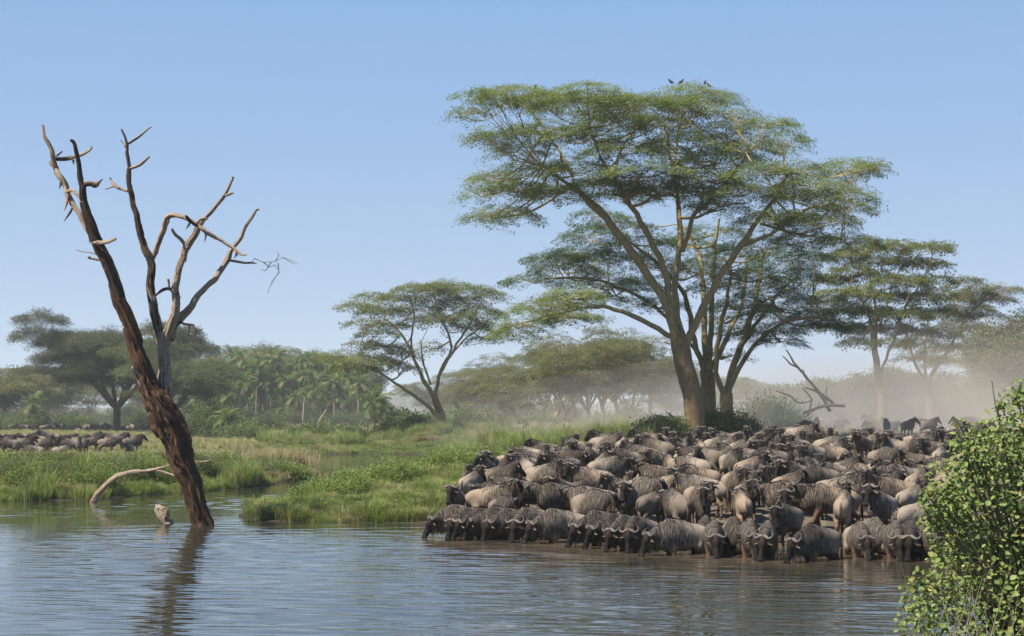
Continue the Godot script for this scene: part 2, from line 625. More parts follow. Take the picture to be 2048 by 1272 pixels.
func w_mesh(hd: Dictionary) -> ArrayMesh:
	var b := MB.new()
	var index := PackedInt32Array()
	index.resize(WX * WY * WZ)
	index.fill(-1)
	var sx := WY * WZ
	var sy := WZ
	var off := [0, 1, sy, sy + 1, sx, sx + 1, sx + sy, sx + sy + 1]
	for ix in WX - 1:
		for iy in WY - 1:
			var row := ix * sx + iy * sy
			for iz in WZ - 1:
				var n := row + iz
				var f0 := wf[n]
				if f0 > 0.06 or f0 < -0.06:
					continue
				var f1 := wf[n + 1]
				var f2 := wf[n + sy]
				var f3 := wf[n + sy + 1]
				var f4 := wf[n + sx]
				var f5 := wf[n + sx + 1]
				var f6 := wf[n + sx + sy]
				var f7 := wf[n + sx + sy + 1]
				var neg := int(f0 < 0) + int(f1 < 0) + int(f2 < 0) + int(f3 < 0) + int(f4 < 0) + int(f5 < 0) + int(f6 < 0) + int(f7 < 0)
				if neg == 0 or neg == 8:
					continue
				var g := Vector3(f4 + f5 + f6 + f7 - f0 - f1 - f2 - f3, f2 + f3 + f6 + f7 - f0 - f1 - f4 - f5, f1 + f3 + f5 + f7 - f0 - f2 - f4 - f6)
				var mean := (f0 + f1 + f2 + f3 + f4 + f5 + f6 + f7) / 8.0
				var nn := g.normalized()
				var slope := maxf(g.length() / 4.0, 0.004)
				var shift := clampf(-mean / slope, -0.5, 0.5)
				var p := WO + Vector3(ix + 0.5, iy + 0.5, iz + 0.5) * WC + nn * shift * WC
				index[n] = b.v.size()
				b.v.append(p)
				b.n.append(nn)
				var id := wb[n]
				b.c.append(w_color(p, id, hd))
				if id >= 6:
					b.uv.append(Vector2(0.97, 0.5))
				elif id == 5:
					var ax: Vector3 = hd.poll - Vector3(0.40, 1.02, 0)
					var q := p - Vector3(0.40, 1.02, 0)
					var along := q.dot(ax.normalized())
					var up := q - ax.normalized() * along
					var crest := Vector3(-ax.y, ax.x, 0).normalized()
					b.uv.append(Vector2(0.5071 + along / 2.8, 0.60 + up.dot(crest) * 1.0))
				else:
					b.uv.append(Vector2((p.x + 1.02) / 2.8, p.y / 1.5))
	for ix in range(1, WX - 1):
		for iy in range(1, WY - 1):
			var row := ix * sx + iy * sy
			for iz in range(1, WZ - 1):
				var n := row + iz
				if index[n] < 0:
					continue
				var s := wf[n] < 0
				# edges from corner n along x, y, z; the quad joins the four cells round the edge
				for ax in 3:
					var e: int = [sx, sy, 1][ax]
					if s == (wf[n + e] < 0):
						continue
					var u: int = [sy, 1, sx][ax]
					var w: int = [1, sx, sy][ax]
					var a := index[n]
					var p := index[n - u]
					var q := index[n - u - w]
					var r := index[n - w]
					if a < 0 or p < 0 or q < 0 or r < 0:
						continue
					if s:
						b.i.append(a); b.i.append(q); b.i.append(p)
						b.i.append(a); b.i.append(r); b.i.append(q)
					else:
						b.i.append(a); b.i.append(p); b.i.append(q)
						b.i.append(a); b.i.append(q); b.i.append(r)
	return b.mesh()

func lock(b: MB, p: Vector3, q: Vector3, r: Vector3, wide: float, col: Color) -> void:
	var across := (r - p).cross(Vector3(0.3, 0.1, 1)).normalized() * wide
	b.quad(p - across, q - across, q + across, p + across, col)
	b.tri(q - across, r, q + across, col)

func w_variant(poll: Vector3, face: Vector3, lying: bool, hr: RandomNumberGenerator) -> Dictionary:
	var hd := w_head(poll, face)
	var out := {"body": w_mesh(hd), "hd": hd}
	# horns
	for s in [-1.0, 1.0]:
		var pts := []
		for k in [[0.015, 0.045, 0.03], [0.07, 0.03, 0.045], [0.14, -0.012, 0.04], [0.205, -0.002, 0.03], [0.243, 0.055, 0.02], [0.232, 0.13, 0.0], [0.188, 0.19, -0.015], [0.15, 0.22, -0.02]]:
			pts.append(hd.poll + hd.side * k[0] * s - hd.face * k[1] + hd.brow * k[2])
		var hb := MB.new()
		var cg := Color(0.095, 0.085, 0.077)
		tube(hb, pts, [0.040, 0.046, 0.036, 0.027, 0.021, 0.016, 0.010, 0.003], 9, [cg, cg, cg.lerp(Color(0.08, 0.07, 0.064), 0.4), Color(0.075, 0.067, 0.06), Color(0.07, 0.062, 0.056), Color(0.05, 0.045, 0.04), Color(0.035, 0.03, 0.03), Color(0.03, 0.03, 0.03)], 0.05)
		out["horn%d" % int(s)] = hb.mesh()
		# ear: a pointed leaf, cupped
		var eb := MB.new()
		var root: Vector3 = hd.poll + hd.side * 0.075 * s + hd.face * 0.055 - hd.brow * 0.03
		var tip: Vector3 = root + hd.side * 0.185 * s + hd.face * 0.075 - hd.brow * 0.03
		var wide: Vector3 = (hd.face * 0.9 - hd.brow * 0.3).normalized() * 0.042
		var cup: Vector3 = hd.brow * 0.018
		var mid := root.lerp(tip, 0.5)
		var ec := Color(0.15, 0.115, 0.085)
		eb.quad(root - wide * 0.5, mid - wide + cup, mid - cup, root, ec)
		eb.quad(root, mid - cup, mid + wide + cup, root + wide * 0.5, ec.darkened(0.3))
		eb.tri(mid - wide + cup, tip, mid - cup, ec)
		eb.tri(mid - cup, tip, mid + wide + cup, ec.darkened(0.3))
		out["ear%d" % int(s)] = eb.mesh()
		var yb := MB.new()
		var ey: Vector3 = hd.poll + hd.face * 0.135 + hd.side * 0.098 * s + hd.brow * 0.026
		tube(yb, [ey - hd.side * 0.012 * s, ey - hd.side * 0.004 * s, ey + hd.side * 0.004 * s, ey + hd.side * 0.008 * s], [0.017, 0.017, 0.013, 0.004], 7, Color(0.012, 0.009, 0.007))
		out["eye%d" % int(s)] = yb.mesh()
	# mane along the crest, from the poll to behind the withers
	var mb := MB.new()
	var crest := [poll + hd.brow * 0.0 - hd.face * 0.08, hd.mid + Vector3(-0.04, 0.19, 0), Vector3(0.36, 1.335, 0), Vector3(0.10, 1.275, 0), Vector3(-0.14, 1.215, 0)]
	for k in 330:
		var t := hr.randf() * 3.999
		var j := int(t)
		var p: Vector3 = crest[j].lerp(crest[j + 1], t - j) + Vector3(hr.randf_range(-0.02, 0.02), -0.012, hr.randf_range(-0.025, 0.025))
		var s := 1.0 if hr.randf() < 0.5 else -1.0
		var long := hr.randf_range(0.18, 0.42) * (0.7 if t > 3.0 else 1.0)
		var back := hr.randf_range(-0.02, 0.12)
		var q := p + Vector3(-back * 0.4, -long * 0.22, s * 0.085)
		var r := p + Vector3(-back, -long, s * hr.randf_range(0.125, 0.165))
		lock(mb, p, q, r, hr.randf_range(0.007, 0.015), Color(0.022, 0.020, 0.020) * hr.randf_range(0.7, 1.9))
	for k in 40:
		var t := hr.randf() * 3.0
		var j := int(t)
		var p: Vector3 = crest[j].lerp(crest[j + 1], t - j) + Vector3(0, -0.02, hr.randf_range(-0.012, 0.012))
		lock(mb, p, p + Vector3(-0.03, 0.035, hr.randf_range(-0.02, 0.02)), p + Vector3(-0.085, 0.045, hr.randf_range(-0.05, 0.05)), 0.012, Color(0.02, 0.018, 0.018))
	out.mane = mb.mesh()
	# beard under throat and neck
	var bb := MB.new()
	var throat := [poll + hd.face * 0.26 - hd.brow * 0.10, hd.mid + Vector3(0.07, -0.20, 0), Vector3(0.60, 0.72, 0)]
	for k in 90:
		var t := hr.randf() * 1.999
		var j := int(t)
		var p: Vector3 = throat[j].lerp(throat[j + 1], t - j) + Vector3(hr.randf_range(-0.03, 0.03), 0.03, hr.randf_range(-0.05, 0.05))
		var long := hr.randf_range(0.14, 0.27)
		var c := Color(0.035, 0.028, 0.022).lerp(Color(0.22, 0.165, 0.10), pow(hr.randf(), 2.5))
		lock(bb, p, p + Vector3(-0.01, -long * 0.5, 0), p + Vector3(hr.randf_range(-0.05, 0.0), -long, hr.randf_range(-0.03, 0.03)), 0.012, c)
	out.beard = bb.mesh()
	# tail
	var tb := MB.new()
	var drop := 0.0 if not lying else 0.36
	var root := Vector3(-0.845, 0.99, 0)
	var sway := hr.randf_range(-0.05, 0.05)
	tube(tb, [root + Vector3(0.06, 0.02, 0), root + Vector3(-0.03, -0.04, 0), root + Vector3(-0.06, -0.2, sway), root + Vector3(-0.05, -0.36 + drop * 0.3, sway)], [0.035, 0.032, 0.022, 0.016], 6, Color(0.10, 0.085, 0.07))
	for k in 26:
		var p := root + Vector3(-0.06, -0.18 - 0.2 * hr.randf() * (1.0 - drop), sway)
		lock(tb, p, p + Vector3(hr.randf_range(-0.03, 0.02), -0.15, hr.randf_range(-0.03, 0.03)), p + Vector3(hr.randf_range(-0.05, 0.03), -0.33 + drop * 0.5, hr.randf_range(-0.04, 0.04)), 0.012, Color(0.02, 0.018, 0.017))
	tb.n.clear()
	out.tail = tb.mesh()
	return out

func coat_texture() -> ImageTexture:
	var im := Image.create(512, 256, false, Image.FORMAT_RGB8)
	var n := FastNoiseLite.new()
	n.seed = 12
	n.frequency = 0.02
	n.fractal_octaves = 2
	for y in 256:
		var v := 1.0 - (y + 0.5) / 256.0
		for x in 512:
			var u := (x + 0.5) / 512.0
			var bend := 10.0 * n.get_noise_2d(x * 0.8, y * 0.5)
			var s := n.get_noise_2d((x + bend) * 13.5, y * 0.8 + 40.0)
			var env := smoothstep(0.20, 0.36, u) * (1.0 - smoothstep(0.80, 0.90, u)) * smoothstep(0.40, 0.52, v)
			var dark := smoothstep(-0.05, 0.30, s) * env
			var fine := 0.88 + 0.16 * n.get_noise_2d(x * 14.0, y * 4.0)
			var k := fine * (1.0 - 0.84 * dark)
			im.set_pixel(x, 255 - y if false else y, Color(k, k * 0.99, k * 0.98))
	im.flip_y()
	return ImageTexture.create_from_image(im)

var W := []
var wcoats := []
var whorn: StandardMaterial3D
var whair: StandardMaterial3D

func make_wildebeest() -> void:
	var tex := coat_texture()
	for c in [Color(1.0, 1.0, 1.0), Color(0.80, 0.78, 0.77), Color(1.0, 0.93, 0.86), Color(0.62, 0.60, 0.60)]:
		var m := tinted(0.78)
		m.albedo_texture = tex
		m.albedo_color = Color(c.r, c.g, c.b).linear_to_srgb()
		m.metallic_specular = 0.22
		wcoats.append(m)
	whorn = tinted(0.42)
	whair = tinted(0.62)
	var hr := RandomNumberGenerator.new()
	hr.seed = 77
	var base := []
	w_clear(); w_trunk(); w_legs(0.03, -0.04, 0.04, -0.05)
	base.append([wf.duplicate(), wb.duplicate(), wnear.duplicate()])
	w_clear(); w_trunk(); w_legs(0.20, -0.16, -0.12, 0.20)
	base.append([wf.duplicate(), wb.duplicate(), wnear.duplicate()])
	w_clear(); w_trunk(); w_lying_legs()
	base.append([wf.duplicate(), wb.duplicate(), wnear.duplicate()])
	# poll, face direction, legs: 0 drinking, 1-2 drinking turned, 3 alert, 4-5 alert turned, 6 head low, 7-8 low turned, 9 walking, 10 lying
	var poses := [
		[Vector3(0.96, 0.94, 0), Vector3(0.42, -0.91, 0), 0], [Vector3(0.93, 0.95, 0.17), Vector3(0.36, -0.91, 0.16), 0], [Vector3(0.93, 0.95, -0.17), Vector3(0.36, -0.91, -0.16), 0],
		[Vector3(0.80, 1.40, 0), Vector3(0.60, -0.80, 0), 0], [Vector3(0.74, 1.39, 0.16), Vector3(0.30, -0.78, 0.52), 0], [Vector3(0.74, 1.39, -0.16), Vector3(0.30, -0.78, -0.52), 0],
		[Vector3(0.95, 1.17, 0), Vector3(0.50, -0.86, 0), 0], [Vector3(0.88, 1.18, 0.20), Vector3(0.34, -0.86, 0.36), 0], [Vector3(0.88, 1.18, -0.20), Vector3(0.34, -0.86, -0.36), 0],
		[Vector3(0.88, 1.28, 0.03), Vector3(0.58, -0.81, 0.05), 1], [Vector3(0.78, 1.34, 0.08), Vector3(0.58, -0.80, 0.20), 2]]
	for p in poses:
		var s: Array = base[p[2]]
		wf = s[0].duplicate()
		wb = s[1].duplicate()
		wnear = s[2].duplicate()
		W.append(w_variant(p[0], p[1], p[2] == 2, hr))
	wf.clear(); wb.clear(); wnear.clear()

func wildebeest(where: Vector3, turn: float, pose: int, size: float, coat: int, label: String, group: String, full := true) -> Node3D:
	var o := thing("wildebeest", where, turn)
	o.scale = Vector3(size * rng.randf_range(0.96, 1.05), size, size * rng.randf_range(0.86, 1.06))
	if pose == 10:
		o.position.y -= 0.50 * size
	var w: Dictionary = W[pose]
	var body := part(o, "body", w.body, wcoats[coat])
	part(o, "horn", w["horn-1"], whorn)
	part(o, "horn", w["horn1"], whorn)
	part(o, "mane", w.mane, whair)
	if full:
		part(o, "ear", w["ear-1"], whair)
		part(o, "ear", w["ear1"], whair)
		part(o, "beard", w.beard, whair)
		part(o, "tail", w.tail, whair)
		part(body, "eye", w["eye-1"], whorn)
		part(body, "eye", w["eye1"], whorn)
	tag(o, label, "wildebeest", group)
	return o

# ---------------------------------------------------------------- trees
var sprigs := {}

func leaf_mat(thin := 0.35) -> StandardMaterial3D:
	var m := tinted(0.62, thin)
	m.metallic_specular = 0.35
	return m

# A flat, feathery spray: a twig with small leaflets along it, pointing along +x.
func make_spray(leaves: int, long: float, leaf: float, seed_: int, thick := 0.5) -> ArrayMesh:
	var r := RandomNumberGenerator.new()
	r.seed = seed_
	var b := MB.new()
	for k in leaves:
		var t := r.randf()
		var s := 1.0 if k % 2 == 0 else -1.0
		var p := Vector3(t * long, r.randf_range(-0.12, 0.14) * long * thick, s * r.randf_range(0.0, 0.42) * long * (1.05 - 0.75 * t))
		var dir := Vector3(r.randf_range(0.2, 1.0), r.randf_range(-0.35, 0.35), s * r.randf_range(0.1, 1.0)).normalized()
		var up := Vector3(r.randf_range(-0.5, 0.5), 1.0, r.randf_range(-0.5, 0.5)).normalized()
		var side := dir.cross(up).normalized()
		var l := leaf * r.randf_range(0.6, 1.35)
		var w := l * r.randf_range(0.18, 0.32)
		var q := p + dir * l
		var mid := p.lerp(q, 0.45)
		var c := Color(1, 1, 1) * r.randf_range(0.72, 1.2)
		b.tri(p, mid + side * w, q, c)
		b.tri(p, q, mid - side * w, c)
	var wood := Color(1.7, 1.25, 0.9)
	b.tri(Vector3(-0.04, 0, -0.006), Vector3(long * 0.95, 0.01, 0), Vector3(-0.04, 0, 0.006), wood)
	return b.mesh(M.leaf)

# Rounder leaf bunch for shrubs and broadleaved crowns.
func make_bunch(leaves: int, size: float, leaf: float, seed_: int, ratio := 0.45) -> ArrayMesh:
	var r := RandomNumberGenerator.new()
	r.seed = seed_
	var b := MB.new()
	for k in leaves:
		var p := Vector3(r.randfn(), r.randfn() * 0.8, r.randfn()) * size * 0.42
		var dir := (p.normalized() + Vector3(r.randfn(), r.randfn(), r.randfn()) * 0.6).normalized()
		var up := Vector3(r.randf_range(-0.6, 0.6), 1.0, r.randf_range(-0.6, 0.6)).normalized()
		var side := dir.cross(up).normalized()
		var l := leaf * r.randf_range(0.65, 1.3)
		var w := l * ratio * 0.5
		var q := p + dir * l
		var a := p.lerp(q, 0.3)
		var e := p.lerp(q, 0.72)
		var c := Color(1, 1, 1) * r.randf_range(0.75, 1.2)
		b.tri(p, a + side * w, a - side * w, c)
		b.quad(a + side * w, e + side * w * 0.8, e - side * w * 0.8, a - side * w, c)
		b.tri(e + side * w * 0.8, q, e - side * w * 0.8, c)
	return b.mesh(M.leaf)

# Grass tuft: narrow bending blades from the base.
func make_tuft(blades: int, tall: float, spread: float, wide: float, seed_: int, droop := 0.5) -> ArrayMesh:
	var r := RandomNumberGenerator.new()
	r.seed = seed_
	var b := MB.new()
	for k in blades:
		var a := r.randf() * TAU
		var out := Vector3(cos(a), 0, sin(a))
		var side := Vector3(-sin(a), 0, cos(a))
		var h := tall * r.randf_range(0.5, 1.15)
		var p := out * r.randf() * spread * 0.5
		var lean := r.randf_range(0.1, 0.8) * droop
		var m := p + Vector3(0, h * 0.6, 0) + out * h * lean * 0.4
		var t := p + Vector3(0, h * (1.0 - lean * 0.35), 0) + out * h * lean
		var w := wide * r.randf_range(0.7, 1.3)
		var c := Color(1, 1, 1) * r.randf_range(0.7, 1.25)
		b.quad(p - side * w, m - side * w * 0.8, m + side * w * 0.8, p + side * w, c)
		b.tri(m - side * w * 0.8, t, m + side * w * 0.8, c)
	return b.mesh(M.leaf)

func make_plant_meshes() -> void:
	M.leaf = leaf_mat(0.85)
	M.bark_yellow = bark(Color(0.42, 0.36, 0.19), Color(0.21, 0.165, 0.08))
	M.bark_brown = bark(Color(0.15, 0.12, 0.09), Color(0.06, 0.048, 0.038))
	M.bark_grey = bark(Color(0.20, 0.185, 0.165), Color(0.09, 0.08, 0.07))
	for k in 3:
		sprigs["fever%d" % k] = make_spray(44, 0.80, 0.085, 100 + k)
		sprigs["fine%d" % k] = make_spray(26, 1.15, 0.17, 120 + k, 0.6)
		sprigs["small%d" % k] = make_bunch(46, 0.5, 0.075, 145 + k, 0.4)
		sprigs["bunch%d" % k] = make_bunch(26, 0.55, 0.13, 140 + k)
		sprigs["broad%d" % k] = make_bunch(22, 0.9, 0.24, 150 + k)
		sprigs["tuft%d" % k] = make_tuft(46, 0.52, 0.42, 0.009, 160 + k, 1.15)
		sprigs["tall%d" % k] = make_tuft(32, 1.05, 0.42, 0.011, 170 + k, 0.7)
		sprigs["low%d" % k] = make_tuft(32, 0.26, 0.42, 0.010, 180 + k, 1.2)

func bark(hi: Color, lo: Color) -> StandardMaterial3D:
	var m := StandardMaterial3D.new()
	m.vertex_color_use_as_albedo = true
	m.roughness = 0.85
	m.metallic_specular = 0.3
	m.albedo_texture = noise_tex(256, 0.025, 4, lo.linear_to_srgb(), hi.linear_to_srgb(), 31)
	m.uv1_triplanar = true
	m.uv1_scale = Vector3(0.9, 0.28, 0.9)
	return m

# A crown pad: sprays spread through a flat lens. Adds to where/tints.
func pad(where: Array, tints: PackedColorArray, c: Vector3, r: Vector3, count: int, col: Color, rr: RandomNumberGenerator, size := 1.0, gap := -0.16) -> void:
	for k in count:
		var a := rr.randf() * TAU
		var q := sqrt(rr.randf())
		if rr.randf() < 0.25:
			q = rr.randf_range(0.75, 1.16)
		var dome := 1.0 - q * q
		var p := c + Vector3(cos(a) * q * r.x, (dome * rr.randf_range(0.1, 1.0) - 0.35 * q * q + rr.randf_range(-0.35, 0.15)) * r.y, sin(a) * q * r.z)
		# clumps: leave gaps where the noise is low
		if NZ.get_noise_3d(p.x * 85.0, p.y * 120.0, p.z * 85.0) < gap:
			continue
		var yaw := -a + rr.randf_range(-0.9, 0.9)
		var s := size * rr.randf_range(0.65, 1.3)
		var bs := Basis.from_euler(Vector3(rr.randf_range(-0.3, 0.3), yaw, rr.randf_range(-0.30, 0.22) - 0.30 * q)).scaled(Vector3(s, s, s))
		where.append(Transform3D(bs, p))
		tints.append(col * rr.randf_range(0.72, 1.25) * Color(rr.randf_range(0.9, 1.15), 1.0, rr.randf_range(0.8, 1.1)))

# spec: base (world), trunk [[v3, r]...], limbs [[[v3, r]...]...], pads [[v3, v3 radii]...], all relative to base.
func tree(called: String, base: Vector3, trunk: Array, limbs: Array, pads: Array, o: Dictionary) -> Node3D:
	var rr := RandomNumberGenerator.new()
	rr.seed = o.get("seed", 1)
	var root := thing(called, base)
	var wood: Material = o.get("bark", M.bark_yellow)
	var trunk_tint: Color = o.get("trunk_tint", Color(0.70, 0.62, 0.58))
	var limb_tint := Color(0.80, 0.78, 0.76)
	var fine: bool = o.get("fine_wood", true)
	var b := MB.new()
	var tp := []
	var tr := []
	for p in trunk:
		tp.append(p[0])
		tr.append(p[1])
	var cv := curve(tp, tr, 5, 0.05)
	# root flare
	cv[1][0] *= 1.15
	cv[1][1] *= 1.1
	var tc := []
	for k in cv[0].size():
		tc.append(trunk_tint)
	tube(b, cv[0], cv[1], 14, tc, 0.22)
	part(root, "trunk", b.mesh(wood))
	var paths := []
	var builders := []
	var twiggy := []
	for l in limbs:
		var lp := []
		var lr := []
		for p in l:
			lp.append(p[0])
			lr.append(p[1] * float(o.get("slim", 0.86)))
		var lc := curve(lp, lr, 4, 0.16)
		var lb := MB.new()
		var cc := []
		for k in lc[0].size():
			cc.append(limb_tint)
		tube(lb, lc[0], lc[1], 8, cc, 0.18)
		paths.append(lc)
		builders.append(lb)
		twiggy.append(MB.new())
	var where := []
	var tints := PackedColorArray()
	var thick: float = o.get("twig", 0.05)
	var dens: float = o.get("density", 14.0)
	var col: Color = o.get("leaf", Color(0.095, 0.12, 0.035))
	for pd in pads:
		var c: Vector3 = pd[0]
		var r: Vector3 = pd[1]
		var best := 1e9
		var from := Vector3.ZERO
		var which := 0
		var fr := thick
		for k in paths.size():
			for j in range(1, paths[k][0].size()):
				var p: Vector3 = paths[k][0][j]
				var score := p.distance_to(c) + maxf(0.0, p.y - c.y + 0.3) * 0.15 + (1.2 if j < paths[k][0].size() / 3 else 0.0)
				if score < best:
					best = score
					from = p
					which = k
					fr = minf(paths[k][1][j] * 0.75, thick * 2.0)
		var lb: MB = builders[which]
		var hub := c - Vector3(0, r.y * 0.45, 0)
		var mid := from.lerp(hub, 0.5) + Vector3(0, -0.10, rr.randf_range(-0.15, 0.15)) * from.distance_to(hub)
		var br := curve([from, mid, hub], [fr, fr * 0.8, fr * 0.55], 4, 0.15)
		tube(lb, br[0], br[1], 6, Color(1, 1, 0.95), 0.1)
		var twigs: int = o.get("twigs", 8)
		for k in twigs:
			var a := TAU * (k + rr.randf()) / twigs
			var q := rr.randf_range(0.45, 0.95)
			var e := c + Vector3(cos(a) * q * r.x, r.y * (0.35 - 0.5 * q * q), sin(a) * q * r.z)
			var st: Vector3 = br[0][rr.randi_range(br[0].size() / 2, br[0].size() - 1)]
			var tw := [st, st.lerp(e, 0.5) + Vector3(0, -0.08, 0) * st.distance_to(e), e]
			tube(twiggy[which], tw, [fr * 0.42, fr * 0.3, fr * 0.1], 4, Color(0.95, 0.9, 0.85), 0.0, false)
			if fine:
				for m in 3:
					var a2 := a + rr.randf_range(-0.8, 0.8)
					var e2: Vector3 = tw[1].lerp(e, rr.randf()) + Vector3(cos(a2) * r.x, rr.randf_range(-0.3, 0.5) * r.y, sin(a2) * r.z) * 0.32
					var s2: Vector3 = tw[1].lerp(e, rr.randf() * 0.6)
					tube(twiggy[which], [s2, e2], [fr * 0.2, fr * 0.06], 3, Color(0.8, 0.72, 0.66), 0.0, false)
		pad(where, tints, c, r, int(r.x * r.z * PI * dens) + 12, col * 1.15 * rr.randf_range(0.86, 1.14), rr, o.get("spray", 1.0), o.get("gap", -0.16))
	for k in builders.size():
		var limb := part(root, "limb", builders[k].mesh(wood))
		if twiggy[k].v.size():
			part(limb, "twigs", twiggy[k].mesh(wood)).set_meta("kind", "stuff")
	# three kinds of spray, one crown each kind would split the crown: use one kind per tree
	var crown := copies(root, "crown", sprigs[o.get("sprig", "fever0")], where, tints)
	crown.set_meta("kind", "stuff")
	tag(root, o.label, "tree", o.get("group", ""))
	return root

# Outline points read off the photograph at the tree's own distance; z gives each limb and pad its depth.
func px_tree(called: String, zx: float, zy: float, zs: float, base_px: Vector2, d: float, trunk: Array, limbs: Array, pads: Array, o: Dictionary) -> Node3D:
	var base := stand(base_px.x, d, 0.25)
	var m := d / F
	var rel := func(x: float, y: float, z: float) -> Vector3:
		return at(zx + x / zs, zy + y / zs, d - z) - base
	var t2 := [[Vector3(0, 0, 0), trunk[0][2] / zs * m * 1.1]]
	for p in trunk:
		var v: Vector3 = rel.call(p[0], p[1], 0.0)
		if v.y > 0.5:
			t2.append([v, p[2] / zs * m])
	var l2 := []
	for l in limbs:
		var pl := []
		for k in range(1, l.size()):
			pl.append([rel.call(l[k][0], l[k][1], l[0] * (k - 1) / (l.size() - 2.0)), l[k][2] / zs * m])
		l2.append(pl)
	var rr := RandomNumberGenerator.new()
	rr.seed = o.get("seed", 1) + 500
	var p2 := []
	var deep: float = o.get("deep", 5.0)
	for p in pads:
		var z: float = p[4] if p.size() > 4 else rr.randf_range(-deep, deep)
		var rx: float = p[2] / zs * m
		p2.append([rel.call(p[0], p[1], z), Vector3(rx, p[3] / zs * m, clampf(rx * rr.randf_range(0.7, 1.1), 1.2, deep * 0.6))])
	if o.get("double", false):
		for p in pads:
			var z := rr.randf_range(0.2, 1.0) * deep
			var rx: float = p[2] / zs * m * rr.randf_range(0.6, 0.95)
			p2.append([rel.call(p[0] + rr.randf_range(-50, 50), p[1] + rr.randf_range(-14, 20), z), Vector3(rx, p[3] / zs * m * 0.85, rx * 0.9)])
	return tree(called, base, t2, l2, p2, o)

# A fever tree grown from numbers, for the woods behind.
func grown(called: String, base: Vector3, tall: float, spread: float, seed_: int, o: Dictionary) -> Node3D:
	var rr := RandomNumberGenerator.new()
	rr.seed = seed_
	o.seed = seed_
	var split := tall * rr.randf_range(0.16, 0.34)
	var lean: Vector3 = Vector3(rr.randf_range(-0.06, 0.06), 0, rr.randf_range(-0.06, 0.06)) * tall * float(o.get("lean", 1.0))
	var r0: float = tall * o.get("girth", 0.021)
	var trunk := [[Vector3(0, -0.3, 0), r0], [Vector3(0, split * 0.5, 0) + lean * 0.3, r0 * 0.85], [Vector3(0, split, 0) + lean, r0 * 0.8]]
	var top: Vector3 = trunk[2][0]
	var limbs := []
	var pads := []
	var n: int = o.get("limbs", rr.randi_range(5, 7))
	var flat: float = o.get("flat", 0.10)
	for k in n:
		var a := TAU * (k + rr.randf_range(-0.25, 0.25)) / n
		var reach := spread * rr.randf_range(0.5, 1.0)
		var rise := tall * rr.randf_range(0.62, 0.97) * (1.0 - 0.18 * reach / spread)
		var dir := Vector3(cos(a), 0, sin(a))
		var e := dir * reach + Vector3(0, rise, 0) + lean
		var m1 := top.lerp(e, 0.33) + Vector3(0, (e.y - top.y) * 0.06, 0) + Vector3(rr.randfn(), 0, rr.randfn()) * 0.03 * tall
		var m2 := top.lerp(e, 0.68) + Vector3(0, (e.y - top.y) * 0.10, 0) + Vector3(rr.randfn(), 0, rr.randfn()) * 0.03 * tall
		limbs.append([[top - Vector3(0, 0.4, 0), r0 * 0.62], [m1, r0 * 0.42], [m2, r0 * 0.27], [e - Vector3(0, 0.3, 0), r0 * 0.12]])
		var pr := spread * rr.randf_range(0.30, 0.46)
		pads.append([e, Vector3(pr, tall * flat * rr.randf_range(0.7, 1.2), pr * rr.randf_range(0.8, 1.1))])
		for j in o.get("extra", 2):
			var f := rr.randf_range(0.38, 1.0)
			var q := top.lerp(e, f) + Vector3(rr.randfn() * 0.18 * spread, tall * rr.randf_range(-0.06, 0.17), rr.randfn() * 0.18 * spread)
			q.y = minf(q.y, tall * 0.985)
			pr = spread * rr.randf_range(0.22, 0.38)
			pads.append([q, Vector3(pr, tall * flat * rr.randf_range(0.6, 1.0), pr)])
	return tree(called, base, trunk, limbs, pads, o)

